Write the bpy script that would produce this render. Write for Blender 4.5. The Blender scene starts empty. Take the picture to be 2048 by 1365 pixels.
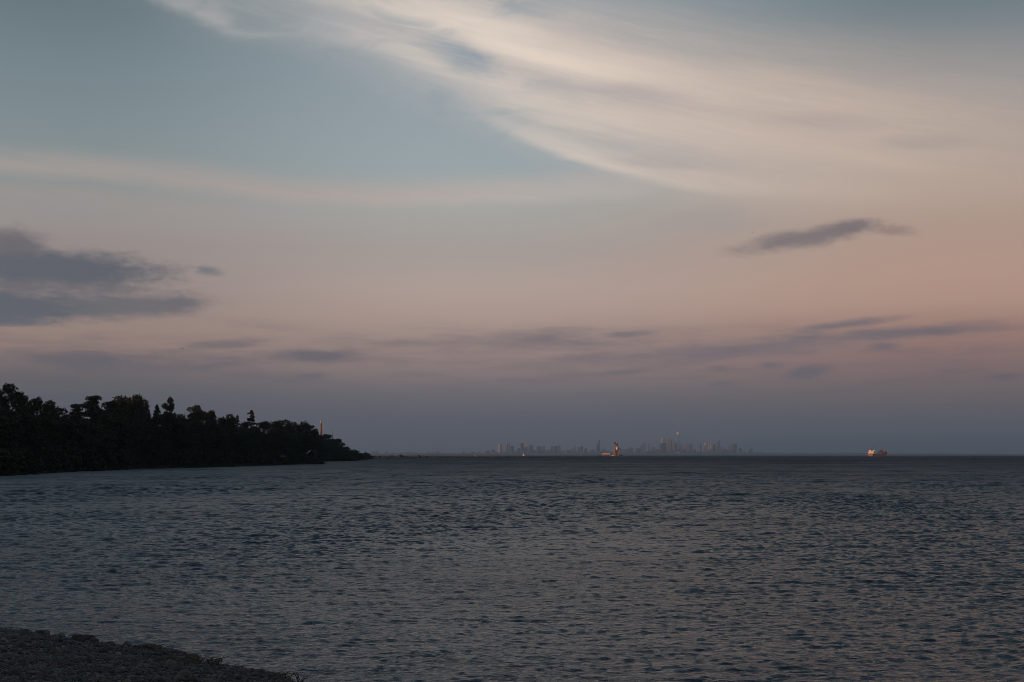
import bpy, bmesh, math, random
import numpy as np
from mathutils import Vector, Matrix

R = math.radians
S = bpy.context.scene
COL = S.collection
rnd = random.Random(7)

# ------------------------------------------------------------------ camera numbers
FPX = 2844.0            # focal length in pixels of the 2048-wide photograph
HORIZ = 910.5           # row of the horizon
EYE = 4.0
PITCH = math.atan((HORIZ - 682.5) / FPX)
CP, SP = math.cos(PITCH), math.sin(PITCH)

def raydir(px, py):
    a = (px - 1024.0) / FPX
    b = (682.5 - py) / FPX
    return (a, CP - b * SP, SP + b * CP)

def at(px, py, D):
    """world point that lies D metres ahead on the line of sight of a photograph pixel"""
    x, y, z = raydir(px, py)
    k = D / y
    return Vector((x * k, D, EYE + z * k))

def azel(px, py):
    x, y, z = raydir(px, py)
    return math.degrees(math.atan2(x, y)), math.degrees(math.atan2(z, math.hypot(x, y)))

# ------------------------------------------------------------------ object helpers
def tag(o, label=None, cat=None, group=None, kind=None):
    if label: o['label'] = label
    if cat: o['category'] = cat
    if group: o['group'] = group
    if kind: o['kind'] = kind
    return o

def empty(name, loc=(0, 0, 0), rz=0.0):
    o = bpy.data.objects.new(name, None)
    COL.objects.link(o)
    o.location = loc
    o.rotation_euler = (0, 0, rz)
    o.empty_display_size = 0.5
    return o

def link_mesh(name, me, mats, parent=None):
    o = bpy.data.objects.new(name, me)
    COL.objects.link(o)
    if mats is not None:
        for m in (mats if isinstance(mats, (list, tuple)) else [mats]):
            me.materials.append(m)
    if parent: o.parent = parent
    return o

def np_mesh(name, V, F, smooth=False):
    """V (n,3) floats, F (m,k) ints, every face with k corners"""
    me = bpy.data.meshes.new(name)
    V = np.ascontiguousarray(V, dtype=np.float32)
    F = np.ascontiguousarray(F, dtype=np.int32)
    m, k = F.shape
    me.vertices.add(len(V)); me.vertices.foreach_set('co', V.ravel())
    me.loops.add(m * k); me.loops.foreach_set('vertex_index', F.ravel())
    me.polygons.add(m)
    me.polygons.foreach_set('loop_start', np.arange(0, m * k, k, dtype=np.int32))
    me.update(calc_edges=True)
    if smooth:
        me.polygons.foreach_set('use_smooth', np.ones(m, dtype=bool))
    me.validate()
    return me

class MB:
    """collects shapes, then links them as ONE mesh object"""
    def __init__(self): self.bm = bmesh.new()
    def box(self, c, s, rz=0.0, taper=1.0, bevel=0.0):
        M = Matrix.Translation(c) @ Matrix.Rotation(rz, 4, 'Z')
        hx, hy, hz = s[0] / 2, s[1] / 2, s[2] / 2
        vs = []
        for z, t in ((-hz, 1.0), (hz, taper)):
            for x, y in ((-hx, -hy), (hx, -hy), (hx, hy), (-hx, hy)):
                vs.append(self.bm.verts.new(M @ Vector((x * t, y * t, z))))
        fs = [(3, 2, 1, 0), (4, 5, 6, 7), (0, 1, 5, 4), (1, 2, 6, 5), (2, 3, 7, 6), (3, 0, 4, 7)]
        faces = [self.bm.faces.new([vs[i] for i in f]) for f in fs]
        if bevel > 0:
            es = list({e for f in faces for e in f.edges})
            bmesh.ops.bevel(self.bm, geom=es, offset=bevel, segments=2, affect='EDGES', profile=0.5)
        return self
    def tube(self, pts, rads, n=8, cap=True):
        pts = [Vector(p) for p in pts]
        rings = []
        for i, p in enumerate(pts):
            d = (pts[min(i + 1, len(pts) - 1)] - pts[max(i - 1, 0)]).normalized()
            a = d.cross(Vector((0, 0, 1)))
            if a.length < 1e-3: a = Vector((1, 0, 0))
            a.normalize(); b = d.cross(a)
            r = rads[i] if isinstance(rads, (list, tuple)) else rads
            rings.append([self.bm.verts.new(p + (a * math.cos(2 * math.pi * k / n) + b * math.sin(2 * math.pi * k / n)) * r) for k in range(n)])
        for A, B in zip(rings, rings[1:]):
            for k in range(n):
                self.bm.faces.new((A[k], A[(k + 1) % n], B[(k + 1) % n], B[k]))
        if cap:
            self.bm.faces.new(list(reversed(rings[0]))); self.bm.faces.new(rings[-1])
        return self
    def lathe(self, prof, n=20, c=(0, 0, 0)):
        c = Vector(c); rings = []
        for r, z in prof:
            rings.append([self.bm.verts.new(c + Vector((r * math.cos(2 * math.pi * k / n), r * math.sin(2 * math.pi * k / n), z))) for k in range(n)])
        for A, B in zip(rings, rings[1:]):
            for k in range(n):
                self.bm.faces.new((A[k], A[(k + 1) % n], B[(k + 1) % n], B[k]))
        self.bm.faces.new(list(reversed(rings[0]))); self.bm.faces.new(rings[-1])
        return self
    def prism(self, poly, z0, z1, M=None):
        """poly in (x,y), extruded from z0 to z1"""
        M = M or Matrix()
        lo = [self.bm.verts.new(M @ Vector((x, y, z0))) for x, y in poly]
        hi = [self.bm.verts.new(M @ Vector((x, y, z1))) for x, y in poly]
        n = len(poly)
        self.bm.faces.new(list(reversed(lo))); self.bm.faces.new(hi)
        for i in range(n):
            self.bm.faces.new((lo[i], lo[(i + 1) % n], hi[(i + 1) % n], hi[i]))
        return self
    def loft(self, rings, caps=True):
        vr = [[self.bm.verts.new(p) for p in ring] for ring in rings]
        n = len(vr[0])
        for A, B in zip(vr, vr[1:]):
            for k in range(n):
                self.bm.faces.new((A[k], A[(k + 1) % n], B[(k + 1) % n], B[k]))
        if caps:
            self.bm.faces.new(list(reversed(vr[0]))); self.bm.faces.new(vr[-1])
        return self
    def build(self, name, mat, parent=None, smooth=False):
        bmesh.ops.recalc_face_normals(self.bm, faces=self.bm.faces)
        me = bpy.data.meshes.new(name)
        self.bm.to_mesh(me); self.bm.free()
        if smooth:
            for p in me.polygons: p.use_smooth = True
        return link_mesh(name, me, mat, parent)

# ------------------------------------------------------------------ materials
def srgb(r, g, b):
    f = lambda c: (c / 12.92 if c <= 0.04045 else ((c + 0.055) / 1.055) ** 2.4)
    return (f(r / 255), f(g / 255), f(b / 255))

def mat(name, c1, c2=None, scale=1.0, rough=0.7, bump=0.0, metal=0.0, spec=0.5):
    """Principled surface whose colour wanders between c1 and c2 with a noise in object space"""
    m = bpy.data.materials.new(name); m.use_nodes = True
    nt = m.node_tree; b = nt.nodes['Principled BSDF']
    b.inputs['Roughness'].default_value = rough
    b.inputs['Metallic'].default_value = metal
    b.inputs['Specular IOR Level'].default_value = spec
    tc = nt.nodes.new('ShaderNodeTexCoord')
    nz = nt.nodes.new('ShaderNodeTexNoise'); nz.inputs['Scale'].default_value = scale
    nz.inputs['Detail'].default_value = 5
    nt.links.new(tc.outputs['Object'], nz.inputs['Vector'])
    rp = nt.nodes.new('ShaderNodeValToRGB')
    rp.color_ramp.elements[0].position = 0.35; rp.color_ramp.elements[1].position = 0.65
    rp.color_ramp.elements[0].color = (*c1, 1); rp.color_ramp.elements[1].color = (*(c2 or c1), 1)
    nt.links.new(nz.outputs['Fac'], rp.inputs['Fac'])
    nt.links.new(rp.outputs['Color'], b.inputs['Base Color'])
    if bump > 0:
        bp = nt.nodes.new('ShaderNodeBump'); bp.inputs['Strength'].default_value = bump
        nt.links.new(nz.outputs['Fac'], bp.inputs['Height'])
        nt.links.new(bp.outputs['Normal'], b.inputs['Normal'])
    return m

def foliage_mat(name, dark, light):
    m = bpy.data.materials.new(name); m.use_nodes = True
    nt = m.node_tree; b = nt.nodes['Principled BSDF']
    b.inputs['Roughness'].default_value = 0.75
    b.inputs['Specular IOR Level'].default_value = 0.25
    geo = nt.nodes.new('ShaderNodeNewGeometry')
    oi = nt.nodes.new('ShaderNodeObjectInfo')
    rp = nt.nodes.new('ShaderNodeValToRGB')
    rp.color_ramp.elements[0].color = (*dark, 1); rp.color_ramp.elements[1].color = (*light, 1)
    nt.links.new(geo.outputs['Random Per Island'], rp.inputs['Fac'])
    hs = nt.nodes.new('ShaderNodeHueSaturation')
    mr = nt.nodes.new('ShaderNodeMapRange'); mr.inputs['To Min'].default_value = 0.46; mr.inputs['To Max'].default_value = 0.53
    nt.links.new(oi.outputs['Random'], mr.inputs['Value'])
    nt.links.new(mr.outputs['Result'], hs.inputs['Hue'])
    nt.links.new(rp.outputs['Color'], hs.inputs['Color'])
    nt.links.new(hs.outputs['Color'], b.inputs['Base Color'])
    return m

def facade_mat(name, wall, glass, fx, fz, rough=0.6):
    """wall with rows of windows: a procedural brick grid in object space"""
    m = bpy.data.materials.new(name); m.use_nodes = True
    nt = m.node_tree; b = nt.nodes['Principled BSDF']; b.inputs['Roughness'].default_value = rough
    tc = nt.nodes.new('ShaderNodeTexCoord')
    sp = nt.nodes.new('ShaderNodeSeparateXYZ'); nt.links.new(tc.outputs['Object'], sp.inputs[0])
    def frac(sock, per):
        d = nt.nodes.new('ShaderNodeMath'); d.operation = 'DIVIDE'; nt.links.new(sock, d.inputs[0]); d.inputs[1].default_value = per
        f = nt.nodes.new('ShaderNodeMath'); f.operation = 'FRACT'; nt.links.new(d.outputs[0], f.inputs[0])
        g = nt.nodes.new('ShaderNodeMath'); g.operation = 'GREATER_THAN'; nt.links.new(f.outputs[0], g.inputs[0]); g.inputs[1].default_value = 0.45
        return g.outputs[0]
    ad = nt.nodes.new('ShaderNodeMath'); ad.operation = 'ADD'
    nt.links.new(sp.outputs['X'], ad.inputs[0]); nt.links.new(sp.outputs['Y'], ad.inputs[1])
    mu = nt.nodes.new('ShaderNodeMath'); mu.operation = 'MULTIPLY'
    nt.links.new(frac(ad.outputs[0], fx), mu.inputs[0]); nt.links.new(frac(sp.outputs['Z'], fz), mu.inputs[1])
    mx = nt.nodes.new('ShaderNodeMix'); mx.data_type = 'RGBA'
    nt.links.new(mu.outputs[0], mx.inputs['Factor'])
    mx.inputs['A'].default_value = (*wall, 1); mx.inputs['B'].default_value = (*glass, 1)
    nt.links.new(mx.outputs['Result'], b.inputs['Base Color'])
    return m

# ------------------------------------------------------------------ sun direction
SUN_AZ, SUN_EL = -122.0, 2.2         # degrees from the view direction, degrees above the horizon
SUNV = Vector((math.sin(R(SUN_AZ)) * math.cos(R(SUN_EL)), math.cos(R(SUN_AZ)) * math.cos(R(SUN_EL)), math.sin(R(SUN_EL))))

# ------------------------------------------------------------------ sky (world)
def behind_air(c, el):
    """sky colour that shows as c once seen through the haze at elevation el (degrees)"""
    T = math.exp(-min(HAZE_D * 555.0 / math.sin(R(max(el, 0.4))), 1.35))
    return tuple(max(0.3 * v, (v - i * (1 - T)) / T) for v, i in zip(c, HAZE_GLOW))

def build_sky():
    w = bpy.data.worlds.new('World'); S.world = w; w.use_nodes = True
    nt = w.node_tree; nt.nodes.clear()
    out = nt.nodes.new('ShaderNodeOutputWorld'); bg = nt.nodes.new('ShaderNodeBackground')
    nt.links.new(bg.outputs[0], out.inputs[0])
    L = nt.links.new
    def put(sock, v):
        if isinstance(v, (int, float)): sock.default_value = v
        elif isinstance(v, (tuple, list)): sock.default_value = v
        else: L(v, sock)
    def M(op, a, b=None, c=None, clamp=False):
        n = nt.nodes.new('ShaderNodeMath'); n.operation = op; n.use_clamp = clamp
        put(n.inputs[0], a)
        if b is not None: put(n.inputs[1], b)
        if c is not None: put(n.inputs[2], c)
        return n.outputs[0]
    add = lambda a, b: M('ADD', a, b); sub = lambda a, b: M('SUBTRACT', a, b)
    mul = lambda a, b: M('MULTIPLY', a, b)
    def smooth(v, lo, hi, a=0.0, b=1.0):
        n = nt.nodes.new('ShaderNodeMapRange'); n.interpolation_type = 'SMOOTHSTEP'
        put(n.inputs['Value'], v); put(n.inputs['From Min'], lo); put(n.inputs['From Max'], hi)
        put(n.inputs['To Min'], a); put(n.inputs['To Max'], b)
        return n.outputs['Result']
    def mix(f, a, b):
        n = nt.nodes.new('ShaderNodeMix'); n.data_type = 'RGBA'
        put(n.inputs['Factor'], f)
        for s, v in ((n.inputs['A'], a), (n.inputs['B'], b)):
            if isinstance(v, tuple): s.default_value = (*v, 1)
            else: L(v, s)
        return n.outputs['Result']
    def ramp(f, stops):
        n = nt.nodes.new('ShaderNodeValToRGB'); put(n.inputs['Fac'], f)
        cr = n.color_ramp
        while len(cr.elements) < len(stops): cr.elements.new(0.5)
        for e, (p, c) in zip(cr.elements, stops):
            e.position = p
        for e, (p, c) in zip(cr.elements, stops):
            e.color = (*c, 1)
        return n.outputs['Color']
    def fcurve(v, pts):
        n = nt.nodes.new('ShaderNodeFloatCurve'); put(n.inputs['Value'], v)
        c = n.mapping.curves[0]
        while len(c.points) < len(pts): c.points.new(0.5, 0.5)
        for p, (x, y) in zip(c.points, pts):
            p.location = (x, y); p.handle_type = 'AUTO_CLAMPED'
        n.mapping.update()
        return n.outputs[0]
    def noise(vec, scale, detail=5, rough=0.55, dist=0.0):
        n = nt.nodes.new('ShaderNodeTexNoise'); L(vec, n.inputs['Vector'])
        n.inputs['Scale'].default_value = scale; n.inputs['Detail'].default_value = detail
        n.inputs['Roughness'].default_value = rough; n.inputs['Distortion'].default_value = dist
        return n.outputs['Fac']
    def comb(x, y, z=0.0):
        n = nt.nodes.new('ShaderNodeCombineXYZ'); put(n.inputs[0], x); put(n.inputs[1], y); put(n.inputs[2], z)
        return n.outputs[0]

    tc = nt.nodes.new('ShaderNodeTexCoord')
    nv = nt.nodes.new('ShaderNodeVectorMath'); nv.operation = 'NORMALIZE'; L(tc.outputs['Generated'], nv.inputs[0])
    sp = nt.nodes.new('ShaderNodeSeparateXYZ'); L(nv.outputs[0], sp.inputs[0])
    DEG = 57.29578
    az = mul(M('ARCTAN2', sp.outputs['X'], sp.outputs['Y']), DEG)
    el = mul(M('ARCSINE', sp.outputs['Z']), DEG)

    # --- the clear sky: three columns of colours by height, blended by compass direction; corner vignette painted in
    def col(px, rows, top):
        st = []
        for py, c in rows:
            st.append((azel(px, py)[1], behind_air(srgb(*c), azel(px, py)[1])))
        st.sort(key=lambda s: s[0])
        st = [(0.0, st[0][1])] + st + top
        return [((e + 2) / 92.0, c) for e, c in st]
    top = [(21, srgb(122, 139, 152)), (28, srgb(112, 131, 145)), (45, srgb(87, 104, 118)), (88, srgb(62, 76, 90))]
    elf = M('DIVIDE', add(el, 2), 92.0, clamp=True)
    cl = ramp(elf, col(100, SKY_L, top)); cm = ramp(elf, col(950, SKY_M, top)); cr_ = ramp(elf, col(1950, SKY_R, top))
    a0, a1, a2 = azel(100, 600)[0], azel(950, 600)[0], azel(1950, 600)[0]
    base = mix(smooth(az, a0, a1), cl, cm)
    base = mix(smooth(az, a1, a2), base, cr_)

    # --- warped cloud coordinates
    vec = comb(mul(az, 0.09), mul(el, 0.30))
    w1 = noise(vec, 1.6, 3); w2 = noise(vec, 6.0, 5)
    wob = add(mul(sub(w1, 0.5), 1.6), mul(sub(w2, 0.5), 0.55))       # degrees of wander
    elw = add(el, wob)
    elw2 = add(el, mul(wob, 0.45))
    azf = M('DIVIDE', add(az, 25), 50.0, clamp=True)
    streak = noise(comb(mul(add(az, mul(el, 1.5)), 0.16), mul(add(el, mul(az, 0.22)), 1.25)), 1.1, 7, 0.6, 0.4)
    streak2 = noise(comb(mul(az, 0.12), mul(add(el, mul(az, 0.12)), 2.2)), 1.7, 6, 0.6)

    def ridge(pts):
        ps = []
        for px, py in pts:
            a, e = azel(px, py)
            ps.append(((a + 25) / 50.0, e / 25.0))
        return mul(fcurve(azf, ps), 25.0)
    def along(pts):
        return fcurve(azf, [((azel(px, 400)[0] + 25) / 50.0, v) for px, v in pts])

    # great veil of cirrus, upper right: its lower edge sweeps from the top left down to the right
    edge = ridge([(250, -60), (400, 40), (560, 72), (700, 130), (860, 195), (1000, 258), (1100, 300), (1250, 346), (1450, 385), (1700, 392), (2100, 350)])
    s0 = sub(elw2, edge)
    veil = mul(smooth(s0, -1.4, 2.6), along([(200, 0.0), (420, 0.25), (700, 0.42), (900, 0.6), (1100, 0.78), (1400, 0.78), (1700, 0.66), (1900, 0.45), (2048, 0.3)]))
    up = ridge([(250, -250), (700, -180), (1000, -85), (1300, 15), (1600, 75), (1850, 105), (2100, 110)])
    veil = mul(veil, smooth(sub(el, up), -3.2, 1.8, 1.0, 0.0))
    veil = mul(veil, smooth(streak, 0.22, 0.7, 0.72, 1.03))
    holes = noise(comb(mul(az, 0.22), mul(el, 0.45), 3.3), 1.35, 5, 0.55, 0.6)
    hol = mul(smooth(holes, 0.52, 0.66), along([(200, 1.0), (500, 1.0), (950, 0.95), (1050, 0.6), (1200, 0.1), (2048, 0.0)]))
    veil = mul(veil, M('SUBTRACT', 1.0, mul(hol, 0.85)))
    c_veil = mix(smooth(az, -9, 17), srgb(209, 197, 191), srgb(208, 185, 169))
    sky = mix(veil, base, c_veil)
    # bright ridges inside the veil
    def band(pts, amp, up_w, dn_w, colr, sky, wobk=elw2, st=streak, lo=0.25, hi=0.7, mn=0.6):
        s = sub(wobk, ridge(pts))
        prof = M('MINIMUM', smooth(s, -dn_w, 0.05), smooth(s, 0.0, up_w, 1.0, 0.0))
        f = mul(mul(prof, along(amp)), smooth(st, lo, hi, mn, 1.0))
        return mix(f, sky, colr)
    cream = mix(smooth(az, -2, 15), srgb(235, 219, 204), srgb(214, 191, 174))
    sky = band([(330, -60), (600, -30), (760, 10), (900, 52), (1000, 86), (1150, 132), (1300, 165), (1500, 196), (1800, 214), (2100, 210)],
               [(300, 0.2), (520, 0.35), (760, 0.62), (950, 0.85), (1120, 0.95), (1300, 0.75), (1500, 0.5), (1750, 0.25), (2000, 0.05)],
               1.7, 0.85, cream, sky)
    sky = band([(600, 40), (760, 92), (870, 132), (960, 170), (1080, 214), (1250, 254), (1500, 290), (1800, 320), (2100, 330)],
               [(600, 0.0), (780, 0.35), (920, 0.42), (1100, 0.55), (1300, 0.5), (1600, 0.35), (1900, 0.1)],
               1.3, 0.8, cream, sky)
    sky = band([(900, 190), (1020, 256), (1100, 292), (1200, 322), (1300, 349), (1420, 372), (1600, 388), (1800, 396), (2100, 390)],
               [(900, 0.0), (1040, 0.35), (1150, 0.62), (1300, 0.6), (1450, 0.45), (1650, 0.2), (1850, 0.0)],
               1.0, 0.5, cream, sky)
    # openings and greyer patches in the veil
    def patch(px, py, rx, ry, tilt, colr, amt, sky, n=None, k=1.0):
        a, e = azel(px, py)
        dx = sub(az, a); dy = sub(sub(elw2, e), mul(dx, math.tan(R(tilt))))
        q = add(M('POWER', M('ABSOLUTE', M('DIVIDE', dx, rx / FPX * DEG)), 2.0), M('POWER', M('ABSOLUTE', M('DIVIDE', dy, ry / FPX * DEG)), 2.0))
        f = add(M('SUBTRACT', 1.0, M('SQRT', q)), mul(sub(streak if n is None else n, 0.5), k))
        return mix(mul(smooth(f, 0.0, 0.9), amt), sky, srgb(*colr))
    sky = patch(925, 118, 115, 48, -17, (146, 158, 168), 0.85, sky, holes, 1.6)
    sky = patch(640, 52, 120, 26, -8, (160, 166, 172), 0.7, sky, holes, 1.8)
    sky = patch(1270, 185, 190, 30, -6, (183, 172, 170), 0.7, sky)
    sky = patch(1640, 245, 170, 26, -4, (173, 162, 158), 0.5, sky)
    sky = patch(1330, 322, 160, 17, -5, (178, 168, 164), 0.6, sky)
    sky = patch(1850, 285, 140, 22, -3, (163, 155, 152), 0.5, sky)
    fib = noise(comb(mul(add(az, mul(el, 2.0)), 0.5), mul(add(el, mul(az, 0.20)), 4.0), 2.2), 1.6, 7, 0.62, 0.5)
    sky = mix(mul(mul(veil, smooth(fib, 0.42, 0.66)), 0.22), sky, cream)
    # whitish wisps on the top left
    sky = band([(200, -60), (330, 10), (420, 40), (520, 62), (640, 75), (800, 100)],
               [(250, 0.0), (340, 0.6), (430, 0.7), (560, 0.4), (680, 0.45), (780, 0.0)],
               1.5, 0.5, srgb(178, 176, 176), sky, elw, holes, 0.36, 0.6, 0.1)
    # long thin veil across the left and middle
    sky = band([(-60, 335), (100, 338), (250, 352), (420, 374), (560, 392), (720, 399), (900, 398), (1100, 390), (1300, 384), (1500, 390)],
               [(-60, 0.75), (200, 0.7), (420, 0.8), (640, 0.9), (850, 0.85), (1050, 0.8), (1200, 0.6), (1350, 0.0)],
               1.15, 0.55, mix(smooth(az, -14, 4), srgb(176, 163, 157), srgb(196, 184, 177)), sky, elw2, streak2, 0.3, 0.65, 0.7)
    sky = band([(-60, 385), (150, 395), (330, 415), (500, 432), (700, 440)],
               [(-60, 0.6), (200, 0.6), (400, 0.4), (560, 0.0)], 0.6, 0.5, srgb(166, 154, 149), sky, elw2, streak2, 0.35, 0.65, 0.4)

    # darker clouds: soft ellipses eaten by noise
    cn = noise(comb(mul(az, 0.34), mul(el, 1.05), 1.7), 1.5, 8, 0.62, 0.25)
    cn2 = noise(comb(mul(az, 0.30), mul(el, 2.0), 9.1), 1.25, 7, 0.6, 0.2)
    cn3 = noise(comb(mul(az, 1.1), mul(el, 2.3), 4.4), 2.0, 6, 0.65, 0.3)
    def blob(px, py, rx, ry, tilt, colr, amt, sky, n=cn, k=1.25, soft=0.55):
        a, e = azel(px, py)
        ax = rx / FPX * DEG; ay = ry / FPX * DEG
        dx = sub(az, a); dy = sub(el, e)
        t = math.tan(R(tilt))
        dy = sub(dy, mul(dx, t))
        q = add(M('POWER', M('ABSOLUTE', M('DIVIDE', dx, ax)), 2.0), M('POWER', M('ABSOLUTE', M('DIVIDE', dy, ay)), 2.0))
        f = sub(M('SUBTRACT', 1.0, M('SQRT', q)), add(mul(sub(0.5, n), k * 2.0), mul(sub(0.5, cn3), 0.5)))
        return mix(mul(smooth(f, 0.0, soft * 1.15), amt), sky, colr)
    dk = srgb(92, 93, 105); dk2 = srgb(103, 99, 107)
    for c in CLOUDS:
        px, py, rx, ry, tilt, colr, amt, which, k, soft = c
        sky = blob(px, py, rx, ry, tilt, behind_air(srgb(*colr), azel(px, py)[1]), amt, sky, cn if which else cn2, k, soft)

    # the whole low bank is faintly mottled
    mot = noise(comb(mul(az, 0.16), mul(el, 1.2), 5.0), 1.6, 6, 0.6)
    low = mul(smooth(el, 1.5, 3.0), smooth(el, 4.2, 6.0, 1.0, 0.0))
    sky = mix(mul(low, smooth(mot, 0.42, 0.7, 0.0, 0.38)), sky, srgb(104, 98, 106))

    # glow of the low sun, behind the left shoulder of the viewer
    dp = nt.nodes.new('ShaderNodeVectorMath'); dp.operation = 'DOT_PRODUCT'
    L(nv.outputs[0], dp.inputs[0]); dp.inputs[1].default_value = SUNV
    g = M('POWER', M('MAXIMUM', dp.outputs['Value'], 0.0), 6.0)
    glow = nt.nodes.new('ShaderNodeMix'); glow.data_type = 'RGBA'; glow.blend_type = 'ADD'
    L(g, glow.inputs['Factor']); L(sky, glow.inputs['A']); glow.inputs['B'].default_value = (0.55, 0.27, 0.12, 1)
    # below the horizon: the dim lake
    fin = mix(smooth(el, -1.2, -0.02, 1.0, 0.0), glow.outputs['Result'], srgb(48, 54, 62))
    L(fin, bg.inputs['Color']); bg.inputs['Strength'].default_value = 1.0
    w.cycles.sampling_method = 'MANUAL'; w.cycles.sample_map_resolution = 512

SKY_L = [(905, (80, 81, 92)), (850, (80, 83, 93)), (790, (88, 89, 97)), (745, (103, 97, 101)), (700, (139, 119, 114)), (650, (147, 128, 121)),
         (560, (144, 132, 130)), (480, (148, 138, 136)), (420, (149, 144, 142)), (340, (136, 143, 144)), (250, (127, 139, 143)), (130, (117, 132, 139)), (0, (104, 119, 126))]
SKY_M = [(905, (82, 83, 93)), (880, (83, 85, 95)), (840, (87, 88, 98)), (790, (103, 100, 105)), (735, (134, 118, 118)), (680, (151, 132, 127)),
         (630, (168, 148, 140)), (580, (172, 155, 147)), (500, (163, 154, 150)), (425, (163, 162, 158)), (330, (152, 163, 167)), (220, (148, 159, 165)), (0, (141, 153, 161))]
SKY_R = [(905, (76, 79, 88)), (880, (78, 81, 91)), (840, (86, 86, 95)), (780, (104, 96, 99)), (720, (128, 106, 106)), (660, (149, 120, 112)),
         (600, (171, 141, 128)), (540, (175, 146, 132)), (450, (172, 148, 136)), (370, (176, 157, 145)), (260, (164, 153, 146)), (160, (146, 145, 146)), (0, (112, 125, 131))]
# px, py, rx, ry, tilt(deg, up to the right), colour, amount, noise, noise weight, softness
CLOUDS = [
    (90, 575, 330, 85, 0, (124, 115, 115), 0.7, 0, 0.6, 0.9),
    (25, 495, 135, 50, -8, (107, 103, 107), 0.95, 1, 0.5, 0.7),
    (120, 538, 300, 50, -1, (94, 97, 105), 1.0, 1, 0.45, 0.6),
    (60, 572, 250, 18, 0, (104, 102, 109), 0.75, 0, 0.9, 0.8),
    (190, 583, 190, 15, 3, (108, 104, 110), 0.7, 0, 0.9, 0.8),
    (40, 612, 260, 44, 1, (94, 97, 105), 1.0, 0, 0.55, 0.65),
    (270, 612, 200, 34, 4, (104, 103, 108), 0.9, 1, 0.6, 0.7),
    (370, 603, 60, 12, 4, (106, 103, 110), 0.7, 1, 0.8, 0.8),
    (-10, 640, 150, 18, 3, (95, 97, 107), 0.75, 0, 0.8, 0.8),
    (418, 542, 50, 18, -8, (113, 113, 118), 0.85, 1, 0.9, 0.8),
    (1600, 478, 190, 27, 8, (126, 116, 117), 1.0, 1, 0.55, 0.8),
    (1690, 460, 95, 27, 7, (122, 112, 114), 0.95, 1, 0.6, 0.8),
    (1795, 463, 62, 17, -4, (143, 124, 118), 0.85, 1, 0.8, 0.9),
    (1400, 440, 240, 42, -3, (158, 149, 148), 0.55, 0, 0.6, 0.9),
    (1690, 650, 150, 13, 6, (112, 104, 110), 0.85, 0, 0.5, 0.8),
    (1810, 665, 270, 21, 1.5, (110, 103, 109), 0.9, 0, 0.5, 0.8),
    (1450, 702, 440, 30, 3, (113, 105, 112), 0.75, 0, 0.8, 0.9),
    (1080, 682, 290, 30, 0, (116, 107, 112), 0.75, 0, 0.8, 0.9),
    (1260, 668, 80, 9, 4, (112, 106, 112), 0.6, 0, 0.7, 0.8),
    (1180, 722, 300, 16, 1, (116, 106, 111), 0.6, 0, 0.9, 0.9),
    (630, 712, 140, 24, 1, (99, 97, 105), 0.85, 0, 0.6, 0.8),
    (440, 690, 110, 15, 4, (110, 103, 108), 0.7, 0, 0.8, 0.8),
    (170, 722, 340, 34, 0, (94, 93, 102), 0.85, 0, 0.7, 0.9),
    (400, 735, 150, 18, 4, (96, 95, 103), 0.7, 0, 0.8, 0.8),
    (625, 753, 50, 10, 5, (98, 96, 104), 0.7, 0, 0.8, 0.8),
    (1612, 745, 56, 18, 8, (102, 98, 106), 0.95, 1, 0.6, 0.7),
    (1545, 732, 32, 12, 2, (108, 101, 108), 0.75, 1, 0.8, 0.8),
    (1445, 767, 50, 9, 2, (101, 97, 104), 0.8, 0, 0.6, 0.8),
    (1440, 738, 36, 11, -5, (108, 101, 107), 0.7, 1, 0.8, 0.8),
    (1768, 693, 48, 10, 2, (108, 100, 106), 0.8, 0, 0.6, 0.8),
    (2010, 754, 42, 10, 0, (98, 94, 101), 0.85, 1, 0.7, 0.8),
    (1900, 745, 36, 10, 0, (106, 97, 103), 0.6, 1, 0.8, 0.8),
    (1250, 745, 90, 10, 3, (105, 99, 106), 0.6, 0, 0.7, 0.8),
]

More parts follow.
